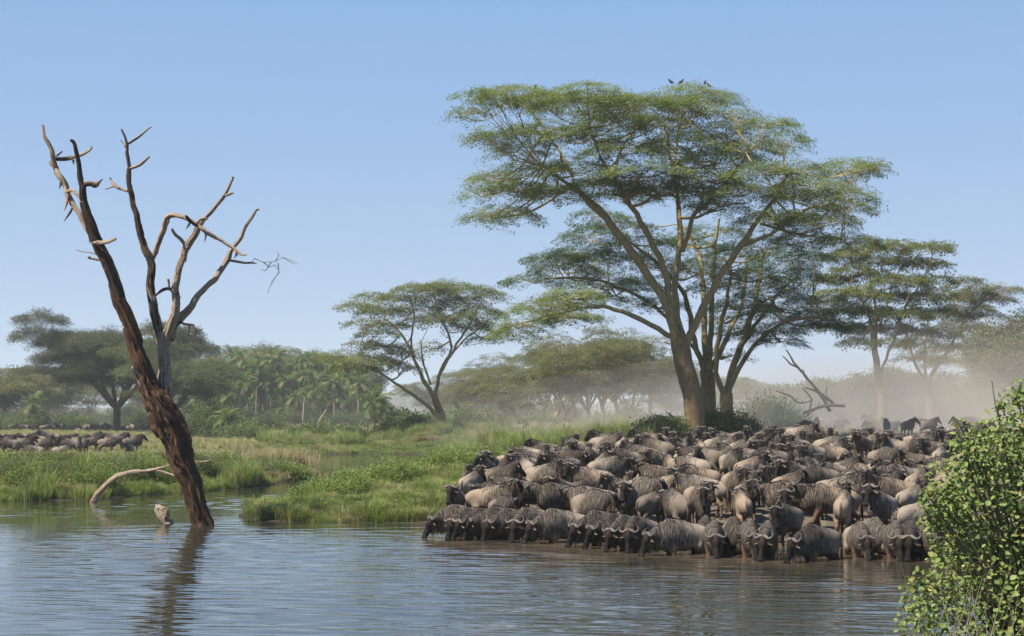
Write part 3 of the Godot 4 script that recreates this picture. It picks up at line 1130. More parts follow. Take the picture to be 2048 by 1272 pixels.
func build_trees() -> void:
	# the great tree on the bank
	var Z := [900.0, 150.0, 1.8167]
	px_tree("fever_tree", Z[0], Z[1], Z[2], Vector2(1388, 848), 85.0,
		[[884, 1190, 36], [868, 1120, 34], [850, 1050, 33], [836, 985, 34], [828, 930, 24]],
		[[3.0, [822, 985, 26], [790, 850, 24], [700, 700, 23], [610, 580, 20], [515, 465, 16], [420, 390, 9], [340, 330, 5]],
		[-2.5, [600, 570, 13], [545, 480, 12], [470, 420, 10], [400, 280, 8], [300, 140, 6], [220, 85, 4]],
		[2.5, [815, 960, 22], [800, 830, 20], [775, 700, 19], [710, 560, 17], [640, 450, 13], [560, 320, 8], [505, 190, 5]],
		[-4.5, [835, 960, 22], [820, 780, 18], [832, 600, 17], [828, 440, 13], [800, 310, 9], [770, 200, 5]],
		[-3.0, [828, 470, 9], [815, 320, 8], [845, 160, 6], [885, 85, 3]],
		[4.0, [850, 1000, 22], [905, 880, 19], [975, 740, 18], [1060, 620, 16], [1130, 520, 12], [1185, 430, 9], [1230, 350, 5]],
		[-4.0, [1060, 620, 12], [1160, 580, 10], [1290, 490, 8], [1390, 460, 5], [1470, 370, 3]],
		[5.0, [845, 640, 13], [880, 520, 12], [940, 460, 10], [1030, 360, 8], [1090, 270, 5]],
		[3.0, [800, 950, 15], [700, 890, 14], [600, 850, 12], [500, 842, 9], [350, 882, 6], [240, 905, 3]],
		[-3.0, [640, 450, 9], [600, 350, 8], [640, 240, 6], [700, 160, 4]],
		[2.0, [1130, 540, 8], [1220, 570, 7], [1340, 590, 5], [1440, 600, 3]]],
		[[110, 75, 95, 26], [250, 66, 130, 28], [60, 130, 55, 24], [370, 75, 110, 26], [500, 52, 120, 24], [470, 105, 190, 34], [640, 105, 150, 36], [620, 165, 170, 38], [850, 62, 120, 30], [780, 110, 110, 36], [950, 80, 100, 34],
		[1020, 130, 80, 30], [1150, 180, 105, 26], [1000, 195, 110, 32], [1200, 230, 85, 40], [1110, 250, 120, 40], [880, 240, 170, 40], [760, 170, 110, 34], [130, 215, 85, 26], [230, 210, 110, 26], [330, 190, 110, 34], [230, 270, 90, 30],
		[450, 230, 130, 40], [650, 250, 140, 40], [430, 325, 150, 36], [300, 330, 120, 36], [160, 370, 90, 46], [260, 400, 120, 40], [110, 420, 55, 44], [200, 490, 95, 34], [150, 505, 60, 40], [400, 420, 110, 36], [700, 350, 160, 36], [560, 390, 120, 36], [800, 415, 170, 32],
		[640, 420, 120, 34], [980, 300, 150, 40], [920, 380, 130, 40], [1130, 345, 130, 38], [1240, 330, 100, 34], [1420, 330, 110, 30], [1510, 330, 60, 22], [1330, 375, 120, 34], [1390, 420, 120, 36], [1280, 430, 140, 44], [1060, 420, 130, 44],
		[1440, 470, 95, 34], [1330, 510, 130, 40], [1180, 520, 140, 48], [1290, 585, 100, 34], [1420, 600, 120, 26], [960, 470, 110, 44], [480, 800, 130, 28], [350, 840, 120, 28], [270, 895, 100, 26], [420, 865, 110, 26], [240, 930, 60, 20]],
		{"label": "huge spreading yellow-barked acacia with layered crown, rising behind the herd", "leaf": Color(0.135, 0.175, 0.052), "gap": -0.06, "double": true, "seed": 5, "deep": 6.0, "sprig": "fever0", "slim": 0.68, "density": 20.0, "trunk_tint": Color(0.50, 0.44, 0.45), "twig": 0.055})
	# two darker many-stemmed trees just behind it
	px_tree("fever_tree", Z[0], Z[1], Z[2], Vector2(1417, 846), 97.0,
		[[940, 1190, 26], [936, 1120, 25], [934, 1075, 25]],
		[[3.0, [930, 1085, 14], [885, 960, 12], [850, 800, 10], [760, 690, 7], [640, 600, 4]],
		[-3.0, [934, 1085, 15], [925, 930, 13], [920, 760, 11], [890, 620, 8], [840, 540, 4]],
		[1.5, [938, 1085, 15], [950, 930, 12], [955, 760, 10], [960, 620, 8], [980, 520, 4]],
		[3.5, [900, 1010, 8], [780, 870, 7], [640, 780, 6], [500, 740, 5], [340, 740, 3]],
		[-4.0, [945, 1070, 12], [1010, 950, 10], [1060, 820, 8], [1080, 680, 6]]],
		[[540, 500, 90, 30], [620, 540, 130, 40], [520, 570, 110, 36], [700, 600, 120, 44], [470, 640, 110, 30], [580, 650, 140, 44], [380, 660, 90, 28], [420, 700, 130, 34], [560, 740, 140, 40], [300, 740, 90, 26], [680, 760, 110, 40], [760, 680, 100, 44], [860, 600, 110, 50],
		[950, 560, 110, 44], [900, 700, 100, 44], [1000, 650, 110, 44], [760, 830, 90, 40], [640, 810, 80, 34], [980, 880, 60, 44], [960, 760, 90, 40]],
		{"label": "dark green acacia with several upright stems, close behind the huge acacia", "leaf": Color(0.075, 0.115, 0.038), "gap": -0.06, "seed": 9, "deep": 4.5, "sprig": "fever1", "density": 31.0, "trunk_tint": Color(0.5, 0.4, 0.36), "twig": 0.045})
	px_tree("fever_tree", Z[0], Z[1], Z[2], Vector2(1454, 846), 94.0,
		[[1003, 1180, 24], [1000, 1160, 22]],
		[[2.5, [1000, 1170, 14], [968, 1080, 12], [975, 960, 10], [1010, 800, 7], [1020, 700, 4]],
		[-2.5, [1005, 1170, 16], [1030, 1050, 14], [1085, 920, 12], [1120, 780, 10], [1140, 640, 6]],
		[3.0, [1010, 1160, 13], [1060, 1040, 11], [1140, 950, 9], [1240, 890, 7], [1370, 880, 4]],
		[-4.0, [1050, 1000, 9], [1130, 880, 8], [1210, 780, 6], [1290, 700, 4]]],
		[[1130, 610, 130, 44], [1240, 650, 130, 40], [1320, 660, 60, 30], [1180, 700, 140, 44], [1060, 720, 110, 44], [1280, 740, 120, 36], [1160, 790, 140, 40], [1330, 800, 80, 34], [1060, 830, 110, 40], [1220, 850, 150, 36], [1360, 850, 90, 32], [1390, 900, 70, 30], [1290, 900, 120, 32], [1150, 920, 110, 34],
		[1040, 930, 80, 40], [1000, 1010, 60, 34], [1200, 960, 70, 26]],
		{"label": "dark green acacia forked low into slanting stems, right beside the many-stemmed one", "leaf": Color(0.068, 0.118, 0.036), "gap": -0.06, "seed": 14, "deep": 4.0, "sprig": "fever2", "density": 31.0, "twig": 0.045})
	# the open tree across the channel
	var C := [600.0, 540.0, 2.447]
	px_tree("fever_tree", C[0], C[1], C[2], Vector2(885, 866), 150.0,
		[[698, 770, 22], [690, 710, 20], [668, 650, 17], [655, 610, 15]],
		[[2.0, [692, 735, 14], [640, 680, 12], [560, 615, 10], [470, 555, 8], [380, 500, 6], [270, 455, 3]],
		[-3.0, [655, 620, 13], [600, 530, 11], [560, 430, 8], [510, 330, 7], [440, 260, 5], [340, 195, 3]],
		[3.0, [660, 620, 12], [690, 490, 9], [740, 380, 7], [690, 230, 5], [650, 110, 3]],
		[-2.0, [685, 510, 8], [770, 360, 7], [840, 250, 5], [900, 130, 3]],
		[2.5, [560, 430, 7], [545, 330, 6], [560, 220, 5], [540, 130, 3]],
		[-3.0, [640, 560, 6], [600, 440, 6], [590, 350, 3]],
		[3.5, [720, 430, 6], [820, 330, 5], [900, 270, 4], [940, 220, 2]]],
		[[290, 165, 75, 24], [370, 120, 80, 22], [400, 190, 100, 30], [480, 130, 90, 26], [600, 80, 110, 26], [720, 70, 110, 24], [680, 130, 110, 34], [850, 90, 100, 26], [930, 120, 60, 30], [800, 150, 110, 36], [560, 180, 100, 30], [880, 200, 100, 40], [740, 220, 110, 40],
		[640, 230, 100, 34], [830, 270, 100, 34], [920, 260, 60, 34], [330, 250, 80, 20], [440, 260, 80, 24], [380, 300, 80, 22], [320, 355, 70, 22], [420, 370, 90, 26], [490, 400, 70, 26], [220, 410, 100, 30], [340, 430, 110, 32], [160, 430, 60, 30], [270, 470, 100, 26], [430, 450, 80, 26], [640, 370, 60, 36], [510, 470, 60, 26], [900, 330, 60, 20]],
		{"label": "slender yellow acacia forked at the base, leaning over the far channel bank", "leaf": Color(0.125, 0.150, 0.055), "seed": 21, "deep": 4.5, "sprig": "fine0", "density": 18.0, "trunk_tint": Color(0.6, 0.46, 0.38), "twig": 0.05})
	# the trees in the dust to the right
	var R := [1480.0, 450.0, 2.827]
	px_tree("fever_tree", R[0], R[1], R[2], Vector2(1764, 850), 140.0,
		[[805, 1080, 26], [795, 950, 24], [775, 800, 20], [760, 700, 18]],
		[[2.5, [762, 710, 13], [740, 560, 11], [690, 430, 8], [620, 330, 4]],
		[-3.0, [765, 700, 12], [770, 520, 10], [745, 350, 7], [720, 180, 4]],
		[3.0, [790, 860, 10], [840, 720, 9], [900, 560, 7], [960, 380, 4]],
		[-2.0, [770, 620, 8], [830, 450, 7], [880, 300, 5], [960, 150, 3]],
		[3.0, [880, 560, 7], [960, 430, 6], [1050, 280, 4], [1090, 160, 3]]],
		[[690, 125, 110, 30], [600, 165, 110, 34], [840, 115, 90, 28], [920, 100, 70, 22], [1060, 125, 110, 26], [1120, 110, 60, 18], [760, 190, 130, 40], [930, 190, 120, 40], [1050, 210, 110, 40], [630, 250, 130, 40], [520, 300, 100, 32], [760, 280, 130, 44], [900, 300, 130, 44], [1080, 300, 110, 44],
		[560, 370, 120, 40], [700, 380, 120, 44], [840, 390, 110, 44], [980, 390, 130, 48], [1120, 370, 90, 40], [500, 420, 80, 30], [610, 470, 130, 40], [760, 480, 110, 44], [920, 490, 130, 48], [1060, 470, 110, 44], [580, 560, 110, 36], [700, 580, 110, 40], [850, 570, 110, 40], [660, 650, 80, 30], [860, 660, 110, 30], [1000, 590, 110, 40]],
		{"label": "tall olive-green acacia with straight trunk standing in the drifting dust", "leaf": Color(0.125, 0.145, 0.045), "seed": 31, "deep": 4.5, "sprig": "fine1", "density": 20.0, "twig": 0.05})
	px_tree("fever_tree", R[0], R[1], R[2], Vector2(1860, 850), 158.0,
		[[1075, 1060, 24], [1065, 960, 22], [1050, 880, 20]],
		[[2.5, [1050, 890, 13], [980, 760, 10], [950, 640, 7], [930, 560, 4]],
		[-2.5, [1052, 890, 11], [1045, 740, 9], [1050, 620, 6], [1070, 500, 4]],
		[3.0, [1060, 900, 14], [1120, 780, 11], [1210, 690, 10], [1300, 650, 8], [1400, 620, 4]],
		[-3.0, [1080, 860, 9], [1170, 720, 8], [1280, 520, 7], [1400, 420, 5], [1480, 370, 3]]],
		[[1280, 305, 60, 20], [1390, 345, 100, 28], [1490, 360, 80, 26], [1330, 390, 110, 34], [1200, 400, 110, 36], [1440, 410, 90, 30], [1280, 460, 120, 40], [1160, 500, 120, 40], [1370, 500, 100, 36], [1240, 560, 120, 40], [1120, 610, 120, 40], [1320, 590, 100, 36], [1010, 660, 110, 36], [1150, 690, 110, 36], [1260, 680, 100, 34], [1200, 760, 120, 34], [1080, 740, 90, 30], [960, 740, 80, 26]],
		{"label": "pale acacia with wide bare forked limbs, rooted in the dust cloud", "leaf": Color(0.130, 0.130, 0.060), "seed": 37, "deep": 4.0, "sprig": "fine2", "density": 18.0, "twig": 0.05})
	grown("broadleaf_tree", stand(2120, 120.0, 0.3), 12.2, 6.2, 41, {"label": "grey-green broadleaved tree with rounded crown at the edge of the dust", "leaf": Color(0.115, 0.125, 0.075), "sprig": "broad1", "density": 16.0, "flat": 0.15, "bark": M.bark_grey, "extra": 4, "limbs": 7})
	# the broad tree on the left plain and its neighbour
	grown("umbrella_thorn", stand(234, 215.0, 0.3), 18.0, 12.0, 63, {"label": "broad dark umbrella-crowned thorn tree on the left plain among resting animals", "leaf": Color(0.072, 0.082, 0.042), "sprig": "bunch0", "spray": 1.3, "gap": -0.02, "density": 17.0, "flat": 0.09, "bark": M.bark_brown, "girth": 0.034, "lean": 0.1, "extra": 5, "limbs": 9, "trunk_tint": Color(0.7, 0.7, 0.7)})
	grown("umbrella_thorn", stand(352, 192.0, 0.3), 13.8, 7.6, 59, {"label": "grey-limbed thorn tree with open crown in front of the palm grove", "leaf": Color(0.085, 0.100, 0.045), "sprig": "fine0", "density": 12.0, "flat": 0.09, "bark": M.bark_grey, "girth": 0.030, "extra": 4, "limbs": 7})
	# the woods behind
	var near_wood := [[1038, 205, 10.0, 5.6], [1128, 190, 13.0, 6.0], [1182, 178, 13.0, 5.2], [1240, 200, 14.5, 6.4], [1300, 215, 14.5, 6.4], [1085, 250, 14.0, 6.8], [1010, 245, 11.5, 6.0], [1210, 250, 18.0, 7.5], [1105, 215, 14.5, 5.5], [1270, 178, 12.5, 5.0], [1155, 225, 16.0, 6.0], [985, 270, 13.5, 6.5], [965, 300, 14.0, 7.5], [925, 360, 15.0, 8.0], [1520, 210, 8.8, 6.5]]
	for k in near_wood.size():
		var a: Array = near_wood[k]
		grown("fever_tree", stand(a[0], a[1], 0.3), a[2], a[3], 200 + k, {"label": "smaller hazy acacia in the wood beyond the grassy bank", "group": "acacias of the wood beyond the bank", "leaf": Color(0.115, 0.125, 0.05), "sprig": "fine%d" % (k % 3), "density": 7.5, "spray": 1.1, "gap": -0.06, "flat": 0.065, "twig": 0.06, "extra": 5, "fine_wood": false})
	var far_wood := [[-40, 300, 15.0, 9.0], [40, 330, 14.5, 9.5], [180, 340, 14.0, 9.0], [120, 420, 15.0, 10.0], [470, 345, 21.5, 9.0], [540, 360, 22.5, 9.5], [600, 370, 21.0, 10.0], [655, 380, 18.0, 9.0], [420, 350, 17.5, 9.0], [870, 460, 16.0, 10.0], [1000, 480, 15.0, 10.0], [1380, 420, 11.0, 9.0], [1540, 430, 10.5, 5.6], [1600, 520, 9.0, 7.0], [1700, 300, 10.5, 8.0], [1640, 260, 8.0, 6.0], [1960, 330, 9.5, 9.0], [2060, 300, 9.0, 9.0], [1900, 380, 10.0, 9.0], [-150, 280, 13.0, 9.0], [300, 480, 14.0, 9.0], [500, 330, 19.0, 8.0], [575, 335, 20.0, 8.5], [630, 345, 19.5, 8.0], [690, 360, 17.0, 8.0], [1340, 330, 15.0, 8.0], [1430, 380, 13.0, 8.0], [1760, 260, 11.0, 7.0], [1830, 300, 12.0, 8.0], [2010, 260, 12.5, 8.0], [90, 300, 13.0, 7.0], [0, 260, 11.5, 6.5]]
	for k in far_wood.size():
		var a: Array = far_wood[k]
		grown("fever_tree", stand(a[0], a[1], 0.3), a[2], a[3], 300 + k, {"label": "distant flat-topped acacia fading into haze on the skyline", "group": "distant acacias on the skyline", "leaf": Color(0.115, 0.125, 0.05), "sprig": "broad%d" % (k % 3) if k > 12 else "fine%d" % (k % 3), "density": 5.0, "spray": 1.5, "gap": -0.08, "flat": 0.07, "twig": 0.08, "extra": 4, "twigs": 5, "fine_wood": false})
	# starlings on the great tree's top
	for s in [[1071, 176], [1342, 166], [1362, 166], [1410, 168], [1418, 173]]:
		bird(at(s[0], s[1], 85.0 + s[0] % 3))

func bird(p: Vector3) -> void:
	var o := thing("bird", p, rng.randf() * TAU)
	var b := MB.new()
	var c := Color(0.02, 0.02, 0.03)
	tube(b, [Vector3(-0.16, -0.02, 0), Vector3(-0.08, 0.03, 0), Vector3(0.02, 0.08, 0), Vector3(0.09, 0.15, 0), Vector3(0.11, 0.20, 0), Vector3(0.14, 0.225, 0)], [0.02, 0.06, 0.075, 0.05, 0.042, 0.02], 8, c)
	tube(b, [Vector3(0.14, 0.222, 0), Vector3(0.19, 0.215, 0)], [0.012, 0.003], 5, c)
	part(o, "body", b.mesh(M.bark_grey if false else tinted(0.5)))
	var t := MB.new()
	t.quad(Vector3(-0.12, 0.0, -0.03), Vector3(-0.30, -0.10, -0.04), Vector3(-0.30, -0.10, 0.04), Vector3(-0.12, 0.0, 0.03), c)
	part(o, "tail", t.mesh(tinted(0.6)))
	var l := MB.new()
	for s in [-1.0, 1.0]:
		tube(l, [Vector3(0.0, 0.03, 0.02 * s), Vector3(0.01, -0.10, 0.02 * s)], [0.008, 0.006], 4, c)
	part(o, "legs", l.mesh(tinted(0.6)))
	tag(o, "small dark bird perched on the huge acacia's topmost twigs", "bird", "birds on the huge acacia")

# ---------------------------------------------------------------- grass, shrubs, palms
func scatter_grass() -> void:
	var rr := RandomNumberGenerator.new()
	rr.seed = 17
	var sets := {}
	for k in ["tuft0", "tuft1", "tuft2", "tall0", "tall1", "tall2", "low0", "low1", "low2"]:
		sets[k] = [[], PackedColorArray()]
	var lush := Color(0.20, 0.265, 0.07)
	var olive := Color(0.205, 0.23, 0.09)
	var straw := Color(0.40, 0.345, 0.205)
	# [px0, px1, d0, d1, count, kind weights]
	var areas := [
		[-250, 640, 52, 70, 15000, 0], [-250, 640, 68, 98, 12000, 1], [470, 900, 42, 56, 11000, 2], [620, 1080, 52, 80, 9000, 3], [520, 1040, 122, 168, 19000, 4], [880, 1330, 78, 135, 9000, 5],
		[-300, 620, 96, 235, 12000, 6], [560, 1350, 155, 300, 7000, 7], [1150, 2100, 74, 160, 1500, 8]]
	for a in areas:
		var n := 0
		while n < a[4]:
			n += 1
			# even over the ground: weight depth by d
			var d := sqrt(lerpf(a[2] * a[2], a[3] * a[3], rr.randf()))
			var px := rr.randf_range(a[0], a[1])
			if rr.randf() > (a[1] - px) / 110.0 + 0.08 * sin(d * 0.9):
				continue
			var x := (px - 1024.0) / F * d
			var sd := inland(x, -d)
			if sd < 0.05 + 0.3 * rr.randf():
				continue
			if a[5] != 8 and in_herd(px, d) > 0.35 + 0.3 * rr.randf():
				continue
			if a[5] == 4 and sd < 1.0 + 2.0 * rr.randf():
				continue
			var patch := NZ.get_noise_2d(x * 16.0 + 500.0, d * 9.0)
			var fine := NZ.get_noise_2d(x * 60.0, d * 40.0 + 900.0)
			var kind := "tuft"
			var dryness := 0.0
			var s := rr.randf_range(0.7, 1.25) * (0.85 + 0.9 * clampf(NZ.get_noise_2d(x * 45.0 + 33.0, d * 30.0), -0.4, 0.7))
			match a[5]:
				0:
					kind = "tall" if patch + 0.4 * fine > 0.26 else "tuft"
					dryness = soft(0.25, 0.5, NZ.get_noise_2d(x * 10.0 + 60.0, d * 10.0)) * 0.8
					s *= 0.8
				1:
					kind = "tuft"
					dryness = soft(-0.1, 0.4, patch + fine * 0.4) * 0.8
					s *= 0.75
				2:
					kind = "tuft" if patch > -0.1 else "low"
					dryness = soft(0.1, 0.5, fine) * 0.4 + soft(46.0, 54.0, d) * 0.25
					s *= 0.85 * (1.0 - 0.3 * soft(45.0, 54.0, d))
				3:
					kind = "low" if rr.randf() < 0.6 else "tuft"
					dryness = soft(-0.2, 0.5, fine) * 0.6
					s *= 0.9
				4:
					kind = "tall" if sd > 12.0 and patch > -0.1 else ("tuft" if patch > 0.1 else "low")
					dryness = soft(0.15, 0.45, patch) * 0.5
				5:
					kind = "tall" if patch > -0.15 else "tuft"
					dryness = soft(0.0, 0.5, fine) * 0.4
					s *= 0.95
				6:
					kind = "tuft"
					dryness = 0.45 + 0.5 * soft(-0.3, 0.3, patch)
					s *= 0.6 if d < 130.0 else 0.9
				7:
					kind = "tall"
					dryness = soft(-0.1, 0.4, patch) * 0.7
					s *= 1.1
				8:
					kind = "low"
					dryness = 0.9
			var y := ground(x, -d)
			var c := lush.lerp(olive, clampf(0.5 + fine, 0, 1)).lerp(straw, dryness * rr.randf_range(0.6, 1.2)) * rr.randf_range(0.75, 1.25)
			var lean := Basis.from_euler(Vector3(rr.randf_range(-0.15, 0.15), rr.randf() * TAU, rr.randf_range(-0.15, 0.15)))
			var key := kind + str(rr.randi_range(0, 2))
			sets[key][0].append(Transform3D(lean.scaled(Vector3(s, s * rr.randf_range(0.8, 1.2), s)), Vector3(x, y - 0.03, -d)))
			sets[key][1].append(c)
	var called := {"tuft": "grass", "tall": "tall_grass", "low": "short_grass"}
	for k in sets:
		var o := copies(self, numbered(called[k.left(k.length() - 1)]), sprigs[k], sets[k][0], sets[k][1])
		tag(o, {"tuft": "medium green grass covering the river banks", "tall": "tall rank grass and reeds on the river banks", "low": "short cropped grass by the water and on the spit"}[k.left(k.length() - 1)], "grass", "", "stuff")

func shrub(called: String, base: Vector3, wide: float, tall: float, seed_: int, kind: String, col: Color, count: int, label: String, group: String) -> Node3D:
	var rr := RandomNumberGenerator.new()
	rr.seed = seed_
	var root := thing(called, base - Vector3(0, 0.1, 0))
	var blobs := []
	for k in 9:
		var a := rr.randf() * TAU
		var q := sqrt(rr.randf()) * 0.62
		blobs.append([Vector3(cos(a) * q * wide, tall * rr.randf_range(0.2, 0.80 - 0.3 * q), sin(a) * q * wide), wide * rr.randf_range(0.28, 0.48), tall * rr.randf_range(0.2, 0.34)])
	var b := MB.new()
	for k in 9:
		var e: Vector3 = blobs[k][0]
		var p := Vector3(rr.randfn() * 0.06 * wide, 0, rr.randfn() * 0.06 * wide)
		tube(b, [p, p.lerp(e, 0.5) + Vector3(0, 0.1 * tall, 0), e + Vector3(0, blobs[k][2] * 0.7, 0)], [0.03 + 0.012 * tall, 0.02 + 0.008 * tall, 0.006], 5, Color(0.10, 0.085, 0.065), 0.0)
	part(root, "stems", b.mesh(tinted(0.9)))
	var where := []
	var tints := PackedColorArray()
	for k in count:
		var bl: Array = blobs[rr.randi_range(0, 8)]
		var v := Vector3(rr.randfn(), rr.randfn(), rr.randfn()).normalized() * pow(rr.randf(), 0.4)
		var p: Vector3 = bl[0] + Vector3(v.x * bl[1], v.y * bl[2], v.z * bl[1])
		if p.y < 0.03 * tall:
			continue
		var s := rr.randf_range(0.7, 1.3)
		where.append(Transform3D(Basis.from_euler(Vector3(rr.randf_range(-0.6, 0.6), rr.randf() * TAU, rr.randf_range(-0.6, 0.6))).scaled(Vector3(s, s, s)), p))
		tints.append(col * rr.randf_range(0.7, 1.3))
	copies(root, "foliage", sprigs[kind], where, tints).set_meta("kind", "stuff")
	tag(root, label, "shrub", group)
	return root

func build_shrubs() -> void:
	var rr := RandomNumberGenerator.new()
	rr.seed = 23
	# low shrubs along the left bank, between the pool and the plain
	var left := [[8, 58], [60, 60], [90, 63], [130, 58], [180, 57], [215, 60], [250, 63], [285, 61], [320, 63], [395, 66], [440, 67], [470, 69], [510, 72], [540, 74], [-20, 60], [150, 63], [350, 62], [20, 62], [75, 66], [140, 68], [165, 60], [230, 70], [275, 72], [300, 66], [330, 76], [390, 78], [450, 76], [520, 80], [560, 77], [585, 74], [-60, 64], [110, 74], [205, 64], [480, 88], [350, 68], [45, 56], [430, 72]]
	for k in left.size():
		var a: Array = left[k]
		var w := rr.randf_range(0.7, 1.35)
		shrub("shrub", stand(a[0], a[1]), w, rr.randf_range(0.75, 1.15) * (1.0 if a[1] < 67 else 0.75), 600 + k, "small%d" % (k % 3), Color(0.145, 0.19, 0.055) if k % 3 else Color(0.12, 0.135, 0.06), int(150 + 240 * w * w), "low leafy shrub in the long grass of the left bank", "shrubs on the left bank")
	var spit := [[615, 47], [650, 49], [680, 50], [700, 52], [760, 55], [790, 56], [820, 57], [850, 59], [880, 60], [905, 62], [930, 63], [955, 64], [985, 66], [1005, 68], [735, 57], [865, 66], [660, 55]]
	for k in spit.size():
		var a: Array = spit[k]
		shrub("shrub", stand(a[0], a[1]), rr.randf_range(0.5, 0.95), rr.randf_range(0.55, 1.05), 640 + k, "small%d" % (k % 3), Color(0.165, 0.22, 0.06), 190, "bright green leafy shrub on the grassy spit", "shrubs on the grassy spit")
	var far := [[1050, 190, 2.6, 2.6], [1000, 200, 2.2, 2.0], [1100, 185, 2.0, 1.9], [930, 165, 2.2, 2.4], [905, 168, 2.5, 3.0], [950, 160, 1.6, 1.6], [820, 168, 2.8, 3.4], [850, 172, 2.4, 2.6], [790, 175, 2.4, 3.4], [1270, 150, 2.2, 2.2], [1150, 175, 1.8, 1.8], [1220, 165, 2.4, 2.2], [640, 190, 2.6, 2.0], [690, 160, 2.4, 1.6], [830, 155, 1.8, 1.6], [480, 170, 3.0, 2.8], [440, 175, 2.8, 3.4], [400, 180, 2.6, 4.0], [420, 190, 3.0, 4.6], [385, 185, 2.6, 3.2], [560, 200, 2.4, 1.8],
		[60, 235, 3.2, 4.0], [30, 240, 3.0, 3.0], [130, 240, 3.4, 3.0], [175, 250, 2.6, 2.6], [-30, 230, 3.0, 4.2], [330, 230, 3.0, 3.6], [280, 250, 2.8, 3.4], [1190, 160, 1.8, 1.6], [640, 150, 1.8, 1.4], [600, 158, 1.7, 1.3], [770, 150, 2.0, 1.8], [520, 165, 1.8, 1.5]]
	for k in far.size():
		var a: Array = far[k]
		shrub("shrub", stand(a[0], a[1]), a[2], a[3], 680 + k, "broad%d" % (k % 3), Color(0.10, 0.135, 0.048) * rr.randf_range(0.85, 1.25), int(60 + a[2] * a[3] * 34), "rounded bush growing between the far bank and the trees", "bushes beyond the channel")
	var dusty := [[1335, 84, 1.5, 1.5], [1305, 90, 1.6, 1.2], [1452, 86, 1.9, 1.6], [1480, 90, 1.4, 1.3], [1415, 88, 1.2, 0.9], [1535, 115, 2.6, 2.4], [1570, 120, 2.0, 1.8], [1560, 112, 1.8, 1.4], [1650, 190, 4.0, 3.8], [1700, 210, 4.5, 4.2], [1620, 215, 3.5, 3.4], [1880, 210, 4.5, 4.6], [1960, 200, 5.0, 5.6], [2040, 195, 5.0, 5.4], [1810, 230, 4.0, 4.0], [2100, 190, 4.0, 5.0], [1740, 230, 4.0, 4.5]]
	for k in dusty.size():
		var a: Array = dusty[k]
		shrub("shrub", stand(a[0], a[1]), a[2], a[3], 740 + k, "bunch%d" % (k % 3) if a[1] < 100 else "broad%d" % (k % 3), Color(0.095, 0.125, 0.045), int(80 + a[2] * a[3] * (110 if a[1] < 100 else 34)), "green bush at the foot of the huge acacia" if a[1] < 90 else "dusty bush half hidden by the drifting dust", "bushes round the huge acacia" if a[1] < 90 else "bushes in the dust")
	# a dry fountain of straw grass on the left bank
	var dry := thing("dry_grass_clump", stand(545, 84.0))
	var w := []
	var t := PackedColorArray()
	for k in 120:
		var p := Vector3(rr.randfn() * 0.9, 0, rr.randfn() * 0.6)
		w.append(Transform3D(Basis.from_euler(Vector3(rr.randf_range(-0.3, 0.3), rr.randf() * TAU, rr.randf_range(-0.3, 0.3))).scaled(Vector3(1.1, 1.25, 1.1)), p))
		t.append(Color(0.40, 0.34, 0.215) * rr.randf_range(0.8, 1.15))
	copies(dry, "blades", sprigs.tall1, w, t).set_meta("kind", "stuff")
	tag(dry, "tall pale clump of dry straw grass on the left bank", "grass")
	for spot in [[120, 55.2], [95, 55.5], [505, 71.5], [598, 77.0], [650, 137.0], [858, 140.0]]:
		var o := thing("dry_grass_clump", stand(spot[0], spot[1]))
		w = []
		t = PackedColorArray()
		for k in 46:
			w.append(Transform3D(Basis.from_euler(Vector3(rr.randf_range(-0.4, 0.4), rr.randf() * TAU, rr.randf_range(-0.4, 0.4))).scaled(Vector3(1.0, 0.9, 1.0)), Vector3(rr.randfn() * 0.55, 0, rr.randfn() * 0.35)))
			t.append(Color(0.30, 0.24, 0.155) * rr.randf_range(0.7, 1.15))
		copies(o, "blades", sprigs.tuft1, w, t).set_meta("kind", "stuff")
		tag(o, "small withered brown grass clump at the water's edge", "grass", "withered clumps at the water's edge")

var fronds := []

func make_fronds() -> void:
	var rr := RandomNumberGenerator.new()
	rr.seed = 66
	for kind in 4:                       # 0, 1 green; 2 yellowing; 3 dead and hanging
		var b := MB.new()
		var long := 2.7
		var n := 26
		var col: Color = [Color(0.098, 0.155, 0.045), Color(0.115, 0.17, 0.05), Color(0.21, 0.20, 0.08), Color(0.25, 0.20, 0.14)][kind]
		var spine := []
		var rad := []
		for k in 9:
			var s := k / 8.0
			var bow: float = [0.75, 0.5, 0.95, 0.35][kind] * s * s
			spine.append(Vector3(long * s * (1.0 - 0.22 * s * s), -bow * long * 0.62 + 0.25 * s * long * (0.0 if kind == 3 else 1.0), 0))
			rad.append(0.028 * (1.05 - s))
		tube(b, spine, rad, 4, Color(0.16, 0.15, 0.06) if kind < 3 else col, 0.0, false)
		b.n.clear()
		b.uv.clear()
		for k in n:
			var s := 0.14 + 0.85 * (k + 0.5) / n
			var j := mini(int(s * 8.0), 7)
			var p: Vector3 = spine[j].lerp(spine[j + 1], s * 8.0 - j)
			var dir: Vector3 = (spine[j + 1] - spine[j]).normalized()
			for side in [-1.0, 1.0]:
				var l := 0.62 * sin(PI * (0.16 + 0.78 * s)) * rr.randf_range(0.85, 1.1)
				var out := (Vector3(0, rr.randf_range(-0.45, 0.35) - (0.5 if kind == 3 else 0.0), side) + dir * 0.75).normalized()
				var w := dir * 0.034
				var q: Vector3 = p + out * l * 0.55
				var e: Vector3 = p + out * l + Vector3(0, -0.12 * l, 0)
				var c := col * rr.randf_range(0.75, 1.25)
				b.quad(p - w * 0.6, q - w, q + w, p + w * 0.6, c)
				b.tri(q - w, e, q + w, c)
		fronds.append(b.mesh(M.leaf))

